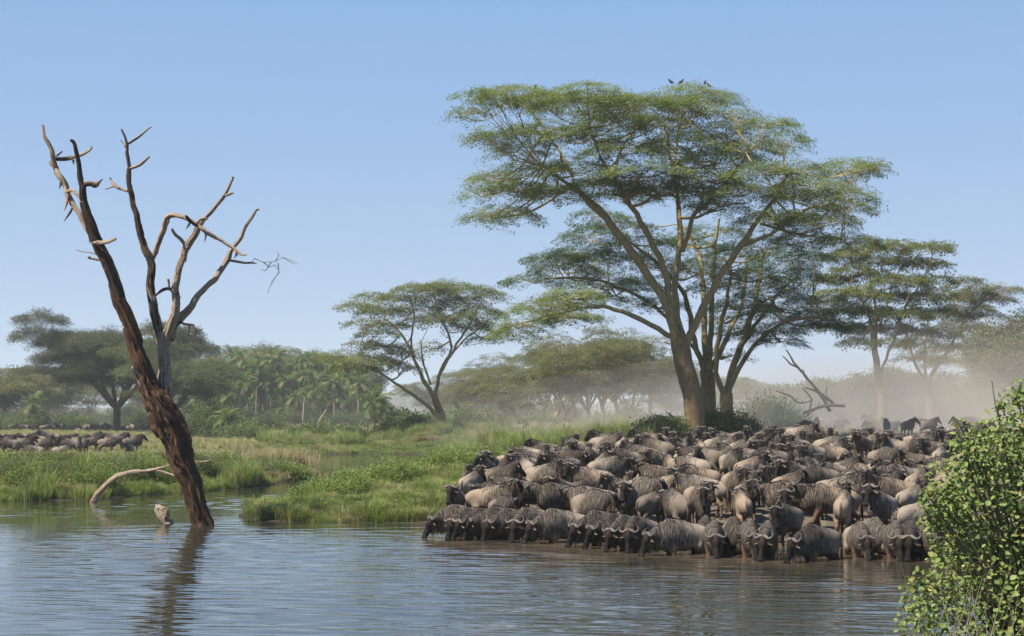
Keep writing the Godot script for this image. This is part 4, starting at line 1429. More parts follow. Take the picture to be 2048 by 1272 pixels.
func palm(base: Vector3, tall: float, lean: Vector3, size: float, seed_: int, label: String, group: String, dead := 8, green := 24) -> Node3D:
	var rr := RandomNumberGenerator.new()
	rr.seed = seed_
	var root := thing("palm_tree", base - Vector3(0, 0.15, 0))
	var top := Vector3(0, tall, 0) + lean
	var b := MB.new()
	var cv := curve([Vector3.ZERO, Vector3(0, tall * 0.5, 0) + lean * 0.35, top], [0.20, 0.15, 0.16], 5, 0.05)
	tube(b, cv[0], cv[1], 8, Color(0.17, 0.14, 0.105), 0.35)
	part(root, "trunk", b.mesh(tinted(0.95)))
	for k in green + dead:
		var gone := k >= green
		var a := rr.randf() * TAU
		var up := rr.randf_range(-0.95, 1.0) if not gone else rr.randf_range(-1.35, -0.95)
		var f := part(root, "frond", fronds[3] if gone else fronds[[0, 1, 0, 1, 0, 1, 0, 2][rr.randi_range(0, 7)]])
		var s := size * rr.randf_range(0.8, 1.12) * (0.85 if gone else 1.0)
		f.transform = Transform3D(Basis(Vector3.UP, a) * Basis(Vector3(0, 0, 1), up) * Basis(Vector3(1, 0, 0), rr.randf_range(-0.3, 0.3)), top + Vector3(0, rr.randf_range(-0.15, 0.1), 0))
		f.scale = Vector3(s, s, s)
	tag(root, label, "palm", group)
	return root

func build_palms() -> void:
	make_fronds()
	var rr := RandomNumberGenerator.new()
	rr.seed = 88
	var grove := [[392, 765], [420, 738], [410, 800], [447, 722], [455, 775], [478, 742], [482, 705], [505, 768], [512, 722], [528, 700], [540, 750], [556, 725], [566, 768], [580, 745], [560, 697], [592, 712], [605, 770], [618, 735], [628, 705], [645, 765], [652, 728], [668, 748], [690, 770], [697, 735], [715, 752], [724, 778], [575, 800], [540, 810], [480, 815], [310, 778], [335, 800], [660, 800], [402, 740], [436, 755], [466, 690], [498, 745], [522, 780], [548, 712], [588, 778], [612, 700], [636, 745], [676, 715], [704, 790], [640, 790], [500, 800], [430, 815], [555, 790], [610, 805], [525, 815], [690, 815], [595, 830], [470, 830], [450, 800], [672, 780], [545, 735], [400, 780]]
	for k in grove.size():
		var a: Array = grove[k]
		var d := 255.0 + rr.randf_range(0.0, 34.0) + (8.0 if a[1] < 730 else 0.0)
		var base := stand(a[0], d)
		var tall := at(a[0], a[1] + 14, d).y - base.y
		palm(base, tall, Vector3(rr.randf_range(-0.8, 0.8), 0, rr.randf_range(-0.5, 0.8)), rr.randf_range(1.05, 1.35), 900 + k, "wild date palm in the dense grove with hanging dead fronds", "palms of the grove", 13, 30)
	for k in 14:      # dark thicket under the palms
		shrub("shrub", stand(392 + k * 27.0, 286.0 + (k % 3) * 4.0), 4.2, 9.0 + (k * 7 % 5), 960 + k, "broad%d" % (k % 3), Color(0.085, 0.12, 0.042), 700, "dense thicket between the trunks of the palm grove", "thicket under the palms")
	for k in 11:
		shrub("shrub", stand(385 + k * 33.0, 246.0 + (k % 4) * 2.5), 2.8, 2.6 + (k * 5 % 4) * 0.8, 980 + k, "broad%d" % (k % 3), Color(0.085, 0.12, 0.042), 300, "leafy bush growing against the foot of the palm grove", "bushes at the foot of the palm grove")
	for k in 26:
		var far_px := (880.0 + k * 20.0) if k < 14 else (-60.0 + (k - 14) * 34.0)
		shrub("shrub", stand(far_px, 285.0 + (k * 37 % 60)), 4.2, 3.4 + (k * 3 % 5) * 0.8, 1000 + k, "broad%d" % (k % 3), Color(0.095, 0.12, 0.05), 330, "hazy bush far back among the trunks of the wood", "far bushes in the wood")
	palm(stand(748, 172.0), at(748, 800, 172.0).y - stand(748, 172.0).y, Vector3(0.1, 0, 0), 1.15, 950, "bushy single palm standing before the grove at the channel", "", 9, 34)
	palm(stand(915, 166.0), 2.7, Vector3(0.2, 0, 0), 0.85, 951, "young palm with upright yellow-green fronds beside the leaning acacia", "", 3, 20)
	palm(stand(972, 190.0), 2.6, Vector3(0.1, 0, 0), 0.85, 952, "small drooping palm between the leaning acacia and the wood", "", 7, 14)
	palm(stand(66, 236.0), 4.6, Vector3(0, 0, 0), 1.25, 953, "stout bushy palm standing alone on the left plain", "", 6, 34)
	palm(stand(150, 242.0), 1.6, Vector3(0, 0, 0), 1.1, 954, "short stemless palm on the plain beside the stout palm", "", 2, 24)
	palm(stand(452, 175.0), 2.6, Vector3(0.3, 0, 0), 1.2, 955, "low spreading palm at the edge of the dark thicket", "", 4, 26)
	for s in [[606, 238.0, 690.0, 0.0, "bare standing dead palm trunk before the grove"], [630, 236.0, 850.0, 1.6, "leaning dead stub before the palm grove"]]:
		var base := stand(s[0], s[1], 0.1)
		var o := thing("dead_palm", base)
		var b := MB.new()
		var tall := 5.6 if s[3] == 0.0 else 3.6
		var cv := curve([Vector3.ZERO, Vector3(0.1 + s[3] * 0.4, tall * 0.5, 0), Vector3(0.25 + s[3], tall, 0)], [0.20, 0.17, 0.13], 4, 0.1)
		tube(b, cv[0], cv[1], 8, Color(0.20, 0.165, 0.135), 0.2)
		part(o, "trunk", b.mesh(tinted(0.95)))
		tag(o, s[4], "dead palm")

# ---------------------------------------------------------------- the dead tree in the pool
var dead_pts := []

func dead_bark() -> void:
	var m := StandardMaterial3D.new()
	m.vertex_color_use_as_albedo = true
	m.roughness = 0.85
	m.metallic_specular = 0.3
	m.albedo_texture = noise_tex(512, 0.022, 5, Color(0.34, 0.32, 0.31), Color(1.0, 0.99, 0.97), 77)
	m.uv1_triplanar = true
	m.uv1_scale = Vector3(3.6, 1.1, 3.6)
	M.dead = m

# branch with furrowed bark; tone 0 = red-brown bark ... 1 = bleached grey wood
func dead_branch(root: Node3D, base: Vector3, called: String, zy: float, pts: Array, d: float, z0: float, z1: float, tone0: float, tone1: float, sides := 14) -> void:
	var b := MB.new()
	var p := []
	var r := []
	for k in pts.size():
		var f := float(k) / (pts.size() - 1)
		var dd := d - lerpf(z0, z1, f)
		p.append(at(pts[k][0] / 2.544, zy + pts[k][1] / 2.544, dd) - base)
		r.append(pts[k][2] / 2.544 * dd / F)
	var cv := curve(p, r, 9 if sides > 20 else 7, 0.09)
	for q in cv[0]:
		dead_pts.append(q + base)
	var count: int = cv[0].size()
	var u := Vector3(0, 0, 1)
	var along := 0.0
	var s := sides + 1
	for k in count:
		var q: Vector3 = cv[0][k]
		if k > 0:
			along += q.distance_to(cv[0][k - 1])
		var t: Vector3 = (cv[0][mini(k + 1, count - 1)] - cv[0][maxi(k - 1, 0)]).normalized()
		u = (u - t * u.dot(t)).normalized()
		var w := t.cross(u)
		for j in s:
			var a := TAU * (j % sides) / sides
			var dir := u * cos(a) + w * sin(a)
			# long twisting furrows
			var f1 := NZ.get_noise_3d(cos(a + along * 0.35) * 210.0, sin(a + along * 0.35) * 210.0, along * 64.0 + base.x + zy)
			var f2 := NZ.get_noise_3d(cos(a) * 520.0, sin(a) * 520.0, along * 150.0 + 300.0)
			var peel := smoothstep(0.02, 0.12, f1)
			var rr: float = cv[1][k] * (0.80 + 0.26 * peel + 0.22 * f2)
			b.v.append(q + dir * rr)
			var tone := clampf(lerpf(tone0, tone1, float(k) / count) + 0.30 * f1 + 0.12 * f2, 0.0, 1.0)
			var bark_c := (Color(0.085, 0.045, 0.030) if zy > 400 else Color(0.055, 0.042, 0.036)).lerp(Color(0.20, 0.108, 0.062) if zy > 400 else Color(0.14, 0.085, 0.06), clampf(0.4 + f2 * 1.4, 0, 1))
			var wood_c := Color(0.60, 0.51, 0.42).lerp(Color(0.42, 0.29, 0.20), clampf(0.25 - f2 * 1.6, 0, 1))
			var c := bark_c.lerp(wood_c, soft(0.36, 0.52, tone))
			c = c.lerp(Color(0.055, 0.042, 0.036), 0.75 * (1.0 - soft(-0.22, -0.06, f1)) * (1.0 - 0.8 * soft(0.36, 0.52, tone)))
			b.c.append(c)
	for k in count - 1:
		for j in sides:
			var q := k * s + j
			b.i.append(q); b.i.append(q + s); b.i.append(q + 1)
			b.i.append(q + 1); b.i.append(q + s); b.i.append(q + s + 1)
	b.n.resize(b.v.size())
	for k in count:
		for j in s:
			var q := k * s + j
			var e := b.v[k * s + (j + 1) % sides] - b.v[k * s + (j + sides - 1) % sides]
			var g := b.v[mini(k + 1, count - 1) * s + j] - b.v[maxi(k - 1, 0) * s + j]
			b.n[q] = e.cross(g).normalized()
	# splintered end
	var e0 := (count - 1) * s
	var tip: Vector3 = cv[0][count - 1] + (cv[0][count - 1] - cv[0][count - 2]).normalized() * r[r.size() - 1] * 1.2
	var ti := b.v.size()
	b.v.append(tip); b.n.append((cv[0][count - 1] - cv[0][count - 2]).normalized()); b.c.append(Color(0.42, 0.34, 0.27))
	for j in sides:
		b.i.append(e0 + j); b.i.append(ti); b.i.append(e0 + j + 1)
	part(root, called, b.mesh(M.dead))

func shard(root: Node3D, base: Vector3, zy: float, x0: float, y0: float, x1: float, y1: float, d: float, col: Color) -> void:
	var p := at(x0 / 2.544, zy + y0 / 2.544, d) - base
	var q := at(x1 / 2.544, zy + y1 / 2.544, d - 0.05) - base
	var snap := p
	var best := 1e9
	for e in dead_pts:
		var gap: float = (e - base).distance_to(p)
		if gap < best:
			best = gap
			snap = e - base
	q += snap - p
	p = snap
	var b := MB.new()
	var mid := p.lerp(q, 0.5) + Vector3(0.03, 0.0, 0.03)
	tube(b, [p, mid, q], [0.028, 0.034, 0.008], 4, col, 0.4)
	b.n.clear()
	b.uv.clear()
	part(root, "bark_shred", b.mesh(tinted(0.9)))

func build_dead_tree() -> void:
	dead_bark()
	var d := 41.0
	var w0 := on_water(402, 1050)
	var base := Vector3(w0.x, ground(w0.x, w0.y) - 0.1, w0.y)
	var o := thing("dead_tree", base)
	dead_branch(o, base, "trunk", 600, [[1052, 1230, 58], [1028, 1130, 50], [1000, 1030, 47], [958, 900, 52], [915, 780, 66], [872, 660, 76], [828, 560, 72], [785, 480, 58], [738, 400, 48], [705, 260, 40], [650, 110, 35], [605, 0, 33]], d, 0, 0.4, 0.19, 0.22, 60)
	dead_branch(o, base, "trunk", 200, [[608, 1022, 33], [575, 890, 30], [535, 790, 28], [490, 690, 28], [455, 590, 24], [428, 510, 18], [422, 440, 16]], d, 0.4, 0.7, 0.26, 0.2, 40)
	dead_branch(o, base, "branch", 200, [[424, 450, 16], [405, 380, 14], [392, 310, 12], [380, 250, 10], [362, 205, 8]], d, 0.7, 0.9, 0.15, 0.25)
	dead_branch(o, base, "branch", 200, [[482, 690, 14], [432, 620, 14], [392, 550, 13], [352, 470, 16], [318, 400, 16], [290, 350, 17], [262, 316, 10]], d, 0.5, -0.2, 0.75, 0.4)
	dead_branch(o, base, "branch", 200, [[350, 470, 8], [380, 460, 8], [400, 480, 9], [420, 520, 8]], d, 0.3, 0.7, 0.7, 0.5, 10)
	dead_branch(o, base, "branch", 200, [[288, 345, 12], [272, 280, 13], [240, 225, 11], [222, 180, 8], [214, 128, 6]], d, 0.0, -0.3, 0.35, 0.55)
	dead_branch(o, base, "branch", 200, [[285, 300, 9], [330, 299, 11], [375, 290, 10], [420, 272, 9], [466, 240, 6]], d, -0.1, -0.5, 0.2, 0.85, 10)
	dead_branch(o, base, "branch", 200, [[292, 285, 5], [305, 272, 5], [316, 262, 4]], d, -0.1, -0.2, 0.3, 0.4, 8)
	dead_branch(o, base, "branch", 200, [[425, 432, 12], [455, 426, 14], [490, 432, 14], [506, 420, 8], [522, 404, 3]], d, 0.7, 1.0, 0.3, 0.45, 10)
	dead_branch(o, base, "branch", 200, [[480, 728, 10], [510, 728, 12], [545, 726, 11], [585, 708, 10]], d, 0.7, 1.2, 0.4, 0.8, 10)
	dead_branch(o, base, "branch", 200, [[496, 782, 4], [460, 772, 3], [425, 770, 3], [388, 762, 2]], d, 0.5, 0.3, 0.5, 0.6, 6)
	dead_branch(o, base, "branch", 200, [[512, 810, 7], [485, 805, 7], [455, 797, 6]], d, 0.5, 0.6, 0.7, 0.9, 8)
	# the right-hand stems
	dead_branch(o, base, "stem", 600, [[880, 640, 40], [850, 560, 40], [838, 480, 33], [830, 380, 29], [830, 280, 28], [828, 205, 29], [822, 160, 30]], d, -0.15, -0.5, 0.35, 0.78, 36)
	dead_branch(o, base, "stem", 200, [[828, 1260, 26], [806, 1160, 24], [785, 1060, 23], [768, 950, 21], [764, 860, 20], [752, 800, 20], [728, 745, 18], [705, 660, 17], [682, 560, 15], [664, 470, 14], [656, 400, 13], [660, 350, 11]], d, -0.5, -0.9, 0.40, 0.22, 30)
	dead_branch(o, base, "branch", 200, [[664, 355, 10], [660, 310, 9], [648, 245, 8], [636, 200, 6], [618, 150, 4]], d, -0.9, -1.0, 0.15, 0.15, 10)
	dead_branch(o, base, "branch", 200, [[664, 352, 8], [690, 342, 9], [722, 322, 8], [758, 288, 5]], d, -0.9, -0.6, 0.5, 0.8, 10)
	dead_branch(o, base, "branch", 200, [[646, 226, 6], [680, 208, 7], [720, 180, 6], [770, 137, 3]], d, -1.0, -0.8, 0.4, 0.55, 8)
	dead_branch(o, base, "branch", 200, [[640, 240, 5], [628, 226, 5], [616, 206, 3]], d, -1.0, -1.1, 0.4, 0.7, 8)
	dead_branch(o, base, "branch", 200, [[650, 465, 9], [615, 448, 10], [582, 428, 9], [560, 397, 4]], d, -0.9, -1.1, 0.6, 0.95, 10)
	dead_branch(o, base, "branch", 200, [[585, 432, 5], [560, 444, 5], [538, 453, 3]], d, -1.1, -1.2, 0.6, 0.5, 8)
	dead_branch(o, base, "branch", 200, [[766, 812, 14], [790, 775, 14], [818, 715, 14], [838, 660, 14], [848, 605, 15], [880, 588, 13], [940, 600, 12], [1000, 632, 12], [1060, 675, 11], [1120, 715, 9], [1180, 752, 8], [1225, 785, 7], [1254, 787, 4]], d, -0.8, 0.5, 0.55, 0.72, 14)
	dead_branch(o, base, "stem", 200, [[838, 1240, 26], [868, 1150, 24], [888, 1050, 20], [896, 950, 18], [918, 850, 17], [940, 750, 18], [985, 690, 17], [1012, 648, 15], [1045, 618, 10], [1085, 565, 10], [1128, 495, 10], [1160, 440, 8], [1182, 393, 5]], d, -0.4, 0.2, 0.80, 0.9, 26)
	dead_branch(o, base, "branch", 200, [[1128, 490, 6], [1155, 484, 7], [1184, 474, 6]], d, 0.1, 0.3, 0.8, 0.9, 8)
	dead_branch(o, base, "branch", 200, [[1005, 640, 10], [975, 622, 10], [948, 590, 7]], d, 0.2, 0.4, 0.2, 0.2, 8)
	dead_branch(o, base, "branch", 200, [[1010, 625, 8], [1035, 610, 9], [1055, 605, 5]], d, 0.2, 0.5, 0.7, 0.7, 8)
	dead_branch(o, base, "branch", 200, [[935, 735, 11], [915, 705, 10], [892, 685, 8], [877, 655, 6]], d, -0.2, 0.2, 0.4, 0.95, 10)
	dead_branch(o, base, "branch", 200, [[905, 985, 12], [868, 962, 10], [830, 970, 8], [793, 995, 4]], d, -0.2, -0.3, 0.4, 0.3, 10)
	dead_branch(o, base, "branch", 200, [[862, 960, 7], [860, 938, 6], [854, 914, 6]], d, -0.2, -0.1, 0.9, 0.95, 8)
	dead_branch(o, base, "stem", 200, [[862, 1220, 24], [888, 1150, 23], [920, 1100, 20], [970, 1048, 17], [1010, 992, 15], [1060, 945, 14], [1100, 905, 15], [1130, 850, 14], [1160, 805, 15], [1188, 745, 10], [1220, 700, 9], [1242, 655, 9], [1290, 592, 8], [1316, 557, 5]], d, -0.4, -0.9, 0.55, 0.85, 24)
	dead_branch(o, base, "branch", 200, [[1162, 812, 6], [1200, 820, 7], [1240, 826, 6], [1280, 826, 5], [1306, 829, 3]], d, -0.8, -0.4, 0.25, 0.3, 8)
	dead_branch(o, base, "branch", 200, [[912, 1130, 7], [945, 1138, 7], [985, 1145, 6]], d, -0.4, 0.0, 0.2, 0.3, 8)
	dead_branch(o, base, "branch", 600, [[745, 450, 18], [712, 420, 16], [690, 380, 12], [672, 342, 6]], d, 0.3, 0.6, 0.5, 0.55, 10)
	var tw := MB.new()
	var rr := RandomNumberGenerator.new()
	rr.seed = 3
	var wc := Color(0.13, 0.10, 0.085)
	for path in [[[1285, 822], [1295, 806], [1340, 826], [1400, 822], [1440, 800], [1490, 818], [1520, 836]], [[1340, 826], [1370, 850], [1400, 840], [1420, 870], [1400, 905], [1380, 945]], [[1400, 822], [1418, 790], [1412, 774]], [[1380, 826], [1350, 870], [1325, 862]], [[1415, 830], [1420, 880], [1385, 920], [1360, 985]], [[1440, 802], [1500, 835]]]:
		var pp := []
		var pr := []
		for k in path.size():
			pp.append(at(path[k][0] / 2.544, 200 + path[k][1] / 2.544, d + 0.4 + 0.2 * sin((path[k][0] - 1285) * 0.021)) - base)
			pr.append(0.012 * (1.1 - 0.8 * k / path.size()))
		tube(tw, pp, pr, 4, wc)
	part(o, "twigs", tw.mesh(tinted(0.9)))
	var dk := Color(0.07, 0.055, 0.05)
	for s in [[200, 292, 395, 284, 450], [200, 372, 470, 350, 565], [200, 400, 530, 350, 610], [200, 455, 690, 468, 765], [200, 430, 640, 432, 672], [200, 705, 540, 706, 580], [200, 702, 745, 704, 790], [200, 690, 707, 668, 706], [200, 935, 640, 915, 680], [200, 1014, 680, 1010, 735], [200, 955, 770, 960, 830], [200, 945, 850, 935, 895],
			[200, 1165, 810, 1183, 852], [200, 1110, 890, 1100, 930], [200, 910, 990, 920, 1025], [200, 955, 1120, 962, 1190], [200, 900, 1150, 893, 1215], [200, 535, 840, 535, 885], [200, 565, 970, 575, 1050], [600, 850, 770, 862, 880], [600, 880, 800, 885, 890], [600, 838, 720, 850, 800], [600, 685, 400, 720, 440], [600, 760, 500, 790, 600], [600, 640, 100, 608, 142], [200, 365, 290, 378, 325], [200, 500, 425, 500, 442]]:
		shard(o, base, s[0], s[1], s[2], s[3], s[4], d - 0.35 if s[0] == 600 else d - 0.2, dk if rr.randf() < 0.7 else Color(0.26, 0.13, 0.07))
	tag(o, "leaning dead tree with peeling red-brown bark and bleached forked limbs, standing in the pool", "dead tree")
	# the sunken branch behind it
	var fb := on_water(184, 1004)
	var fbase := Vector3(fb.x, ground(fb.x, fb.y) - 0.05, fb.y)
	var f := thing("fallen_branch", fbase)
	var fd := -fb.y
	dead_branch(f, fbase, "limb", 600, [[462, 1042, 15], [472, 1022, 15], [500, 980, 15], [545, 935, 14], [590, 905, 13], [640, 885, 13], [700, 874, 11], [760, 868, 9], [810, 856, 7], [858, 842, 5]], fd, 0, 0.6, 0.95, 0.9, 12)
	dead_branch(f, fbase, "twig", 600, [[790, 864, 6], [830, 876, 5], [895, 894, 4]], fd, 0.5, 0.9, 0.9, 0.8, 8)
	dead_branch(f, fbase, "twig", 600, [[850, 845, 5], [930, 828, 4], [1000, 820, 4], [1050, 818, 3], [1085, 806, 2]], fd, 0.6, 1.0, 0.7, 0.4, 8)
	dead_branch(f, fbase, "twig", 600, [[690, 890, 3], [720, 893, 3], [760, 892, 2]], fd, 0.4, 0.5, 0.3, 0.3, 6)
	dead_branch(f, fbase, "twig", 600, [[788, 868, 3], [795, 890, 3], [804, 915, 2]], fd, 0.4, 0.5, 0.9, 0.9, 6)
	tag(f, "arched grey fallen branch rising out of the water before the left bank", "branch")
	var sb := on_water(334, 1046)
	var sbase := Vector3(sb.x, ground(sb.x, sb.y) - 0.05, sb.y)
	var st := thing("stump", sbase)
	dead_branch(st, sbase, "stub", 600, [[870, 1175, 26], [848, 1130, 26], [830, 1095, 28], [812, 1066, 24], [802, 1052, 14]], -sb.y, 0, -0.1, 0.6, 0.7, 16)
	dead_branch(st, sbase, "splinter", 600, [[845, 1110, 14], [850, 1075, 12], [838, 1058, 6]], -sb.y, 0.1, 0.1, 0.5, 0.8, 8)
	tag(st, "short broken tree stump poking from the water beside the dead tree", "stump")
	# fallen dead trunk on the dusty ground at the right
	var ld := 112.0
	var lbase := stand(1655, ld, 0.1)
	var lg := thing("fallen_tree", lbase)
	var b := MB.new()
	var gc := Color(0.17, 0.145, 0.125)
	for path in [[[1660, 822, 9], [1642, 790, 8], [1615, 758, 7], [1596, 735, 6], [1582, 715, 4], [1572, 700, 3]], [[1596, 735, 5], [1582, 728, 4], [1565, 712, 2]], [[1608, 750, 3], [1606, 738, 2]], [[1668, 808, 7], [1640, 786, 7], [1610, 775, 4]], [[1552, 782, 3], [1580, 792, 5], [1600, 806, 5], [1625, 800, 4]], [[1616, 830, 4], [1622, 800, 5], [1605, 776, 3]], [[1606, 826, 5], [1650, 812, 8], [1690, 812, 7]], [[1655, 815, 3], [1652, 790, 2], [1654, 772, 2]], [[1610, 835, 3], [1632, 818, 3], [1640, 805, 2]]]:
		var pp := []
		var pr := []
		for k in path.size():
			pp.append(at(path[k][0], path[k][1], ld - k * 0.15) - lbase)
			pr.append(path[k][2] * ld / F * 0.42)
		var cv := curve(pp, pr, 4, 0.1)
		tube(b, cv[0], cv[1], 8, gc, 0.25)
	part(lg, "trunk", b.mesh(M.dead))
	tag(lg, "toppled dead trunk with slanting broken limbs in the dust", "fallen tree")

# ---------------------------------------------------------------- the near bush
func leaf_shape() -> ArrayMesh:
	var b := MB.new()
	var rim := [Vector3(0, 0, 0), Vector3(0.22, 0.02, 0.30), Vector3(0.5, 0.0, 0.41), Vector3(0.78, -0.05, 0.30), Vector3(1.0, -0.12, 0.0)]
	for k in 4:
		var p: Vector3 = rim[k]
		var q: Vector3 = rim[k + 1]
		var cp := Vector3(p.x, p.y - 0.07 * sin(PI * p.x), 0)
		var cq := Vector3(q.x, q.y - 0.07 * sin(PI * q.x), 0)
		var mp := Vector3(p.x, p.y, -p.z)
		var mq := Vector3(q.x, q.y, -q.z)
		b.quad(cp, cq, q, p, Color(1, 1, 1))
		b.quad(cp, mp, mq, cq, Color(0.93, 0.95, 0.9))
	return b.mesh(M.bushleaf)

func build_bush() -> void:
	M.bushleaf = tinted(0.58, 0.7)
	M.bushleaf.metallic_specular = 0.38
	var leafs := []
	var tones := [Color(0.165, 0.225, 0.060), Color(0.12, 0.175, 0.048), Color(0.205, 0.25, 0.085), Color(0.27, 0.24, 0.075)]
	for t in tones:
		var m: StandardMaterial3D = M.bushleaf.duplicate()
		m.albedo_color = t.linear_to_srgb()
		leafs.append(m)
	var shape := leaf_shape()
	var rr := RandomNumberGenerator.new()
	rr.seed = 404
	var d := 12.0
	var base := stand(2060, d)
	var root := thing("bush", base - Vector3(0, 0.05, 0))
	base = root.position
	# px, py, radius px, depth offset
	var blobs := [[2000, 1000, 120, 0.0], [2050, 850, 75, 0.1], [2035, 800, 38, 0.2], [1950, 915, 48, 0.2], [1910, 965, 55, 0.25], [1885, 1020, 50, 0.2], [1900, 1070, 48, 0.1], [1965, 1130, 95, 0.0], [1900, 1150, 55, 0.25], [1850, 1185, 42, 0.35], [1835, 1240, 42, 0.4], [1905, 1240, 70, 0.3], [2000, 1230, 90, 0.2], [2100, 960, 150, -0.2], [2120, 1150, 170, -0.2], [2180, 1020, 160, -0.1], [2110, 1270, 140, 0.1], [2020, 920, 80, -0.3], [1990, 1060, 110, -0.5], [1960, 870, 26, 0.15], [1925, 900, 26, 0.3], [1866, 1000, 26, 0.3]]
	var spots := []
	for bl in blobs:
		var n := int(bl[2] * bl[2] * 0.056 + bl[2] * 1.4)
		for k in n:
			var v := Vector3(rr.randfn(), rr.randfn(), rr.randfn()).normalized() * pow(rr.randf(), 0.36)
			var r: float = bl[2] * d / F
			spots.append([at(bl[0], bl[1], d - bl[3]) + v * Vector3(r, r, r * 1.1) - base, v])
	# twigs: each carries a run of leaves
	var sb := MB.new()
	var stem_c := Color(0.12, 0.095, 0.065)
	var foot := Vector3(0, 0, 0)
	for bl in blobs:
		var e := at(bl[0], bl[1], d - bl[3]) - base
		for k in 3:
			var e2: Vector3 = e + Vector3(rr.randfn(), rr.randfn(), rr.randfn()) * bl[2] * d / F * 0.45
			var cv := curve([foot + Vector3(rr.randfn() * 0.12, 0, rr.randfn() * 0.12), foot.lerp(e2, 0.5) + Vector3(0.12, 0.1, 0), e2], [0.02, 0.012, 0.004], 5, 0.05)
			tube(sb, cv[0], cv[1], 6, stem_c, 0.1)
	var runs := [[[1935, 880], [1905, 832]], [[1960, 870], [1930, 866]], [[1860, 1170], [1796, 1172]], [[1850, 1200], [1790, 1232]], [[1880, 960], [1838, 985]], [[1900, 900], [1918, 855]], [[2010, 820], [1990, 800]], [[2030, 800], [2044, 762]], [[2000, 840], [1990, 806]], [[1880, 1180], [1828, 1138]], [[1870, 1040], [1846, 1048]], [[1930, 850], [1922, 838]]]
	for run in runs:
		var p := at(run[0][0], run[0][1], d - 0.25) - base
		var q := at(run[1][0], run[1][1], d - 0.3) - base
		tube(sb, [p, p.lerp(q, 0.5) + Vector3(0, 0.015, 0), q], [0.006, 0.005, 0.002], 5, stem_c)
		for k in 9:
			spots.append([p.lerp(q, (k + 0.6) / 9.2), Vector3(rr.randfn(), rr.randfn(), 0.4).normalized()])
	part(root, "stems", sb.mesh(tinted(0.9)))
	# the leaves that show largest: nearest the viewer's side, as parts
	var eye := Vector3(0, CH, 0) - base
	for s in spots:
		s.append(s[0].distance_to(eye) + (0.0 if s[0].x + base.x < 4.15 else 3.0))
	spots.sort_custom(func(a, b): return a[2] < b[2])
	var rest := []
	var tints := PackedColorArray()
	for k in spots.size():
		var v: Vector3 = spots[k][1]
		var out := (v + Vector3(rr.randfn(), rr.randfn() * 0.6 + 0.2, rr.randfn()) * 0.7).normalized()
		var nrm := (Vector3(0, 0.75, 0.25) + Vector3(-0.25, 0, 0) + Vector3(rr.randfn(), rr.randfn(), rr.randfn()) * 0.55).normalized()
		var x := (out - nrm * out.dot(nrm)).normalized()
		var z := x.cross(nrm)
		var l := rr.randf_range(0.024, 0.060)
		var tf := Transform3D(Basis(x * l, nrm * l * rr.randf_range(0.6, 2.4), z * l * rr.randf_range(0.62, 1.08)), spots[k][0])
		if k < 300:
			var o := part(root, "leaf", shape, leafs[rr.randi_range(0, 2) if rr.randf() > 0.05 else 3])
			o.transform = tf
		else:
			rest.append(tf)
			tints.append(tones[rr.randi_range(0, 2) if rr.randf() > 0.05 else 3] * rr.randf_range(0.75, 1.2))
	copies(root, "leaves", shape, rest, tints).set_meta("kind", "stuff")
	tag(root, "leafy green bush with small round leaves on the near bank", "bush")
	# dry stalks in front of the bush
	var gr := thing("dry_grass_clump", stand(1900, 10.6))
	var gb := MB.new()
	for k in 70:
		var p := Vector3(rr.randfn() * 0.22, 0, rr.randfn() * 0.2)
		var h := rr.randf_range(0.7, 1.55)
		var lean := Vector3(rr.randfn() * 0.18, 0, rr.randfn() * 0.1)
		var c := Color(0.34, 0.28, 0.18) if rr.randf() < 0.7 else Color(0.16, 0.17, 0.07)
		tube(gb, [p, p + Vector3(0, h * 0.55, 0) + lean * 0.4, p + Vector3(0, h, 0) + lean * 1.3], [0.0035, 0.0028, 0.001], 3, c * rr.randf_range(0.7, 1.2), 0.0, false)
	gb.n.clear()
	part(gr, "stalks", gb.mesh(tinted(0.9)))
	tag(gr, "thin dry grass stalks in front of the near leafy bush", "grass")

# ---------------------------------------------------------------- the herd
var placed := []

func clear_of(a: Vector2, b: Vector2, gap: float) -> bool:
	for s in placed:
		var p: Vector2 = s[0]
		if absf(p.x - a.x) > 3.2 or absf(p.y - a.y) > 3.2:
			continue
		var g := Geometry2D.get_closest_points_between_segments(a, b, s[0], s[1])
		if g[0].distance_to(g[1]) < gap:
			return false
	return true

func spine_of(x: float, z: float, turn: float, size: float) -> Array:
	var f := Vector2(cos(turn), -sin(turn)) * size
	return [Vector2(x, z) - f * 0.62, Vector2(x, z) + f * 0.55]

func herd_label(pose: int, coat: int, zone: int) -> Array:
	var look: String = ["grey-brown", "dark grey", "tawny", "sooty"][coat]
	var doing: String = "with its head lowered"
	if pose < 3: doing = "with its muzzle down"
	elif pose == 3: doing = "holding its head up"
	elif pose < 6: doing = "looking round with raised head"
	elif pose == 9: doing = "walking"
	elif pose == 10: doing = "lying down"
	var wher: String = ["drinking at the water's edge", "wedged in the crowd behind the drinkers", "in the back rank before the dust", "on the left plain beyond the bank", "in the thick dust behind the herd"][zone]
	return ["%s wildebeest %s %s" % [look, doing, wher], "%s wildebeest %s, %s" % [look, doing, wher]]

func put_wildebeest(x: float, z: float, turn: float, pose: int, size: float, coat: int, zone: int, y := 1e9) -> void:
	var l := herd_label(pose, coat, zone)
	var yy := y if y < 1e8 else ground(x, z) - 0.02
	size *= 0.89
	wildebeest(Vector3(x, yy, z), turn, pose, size, coat, l[0], l[1], zone < 3)
	var s := spine_of(x, z, turn, size)
	placed.append(s)

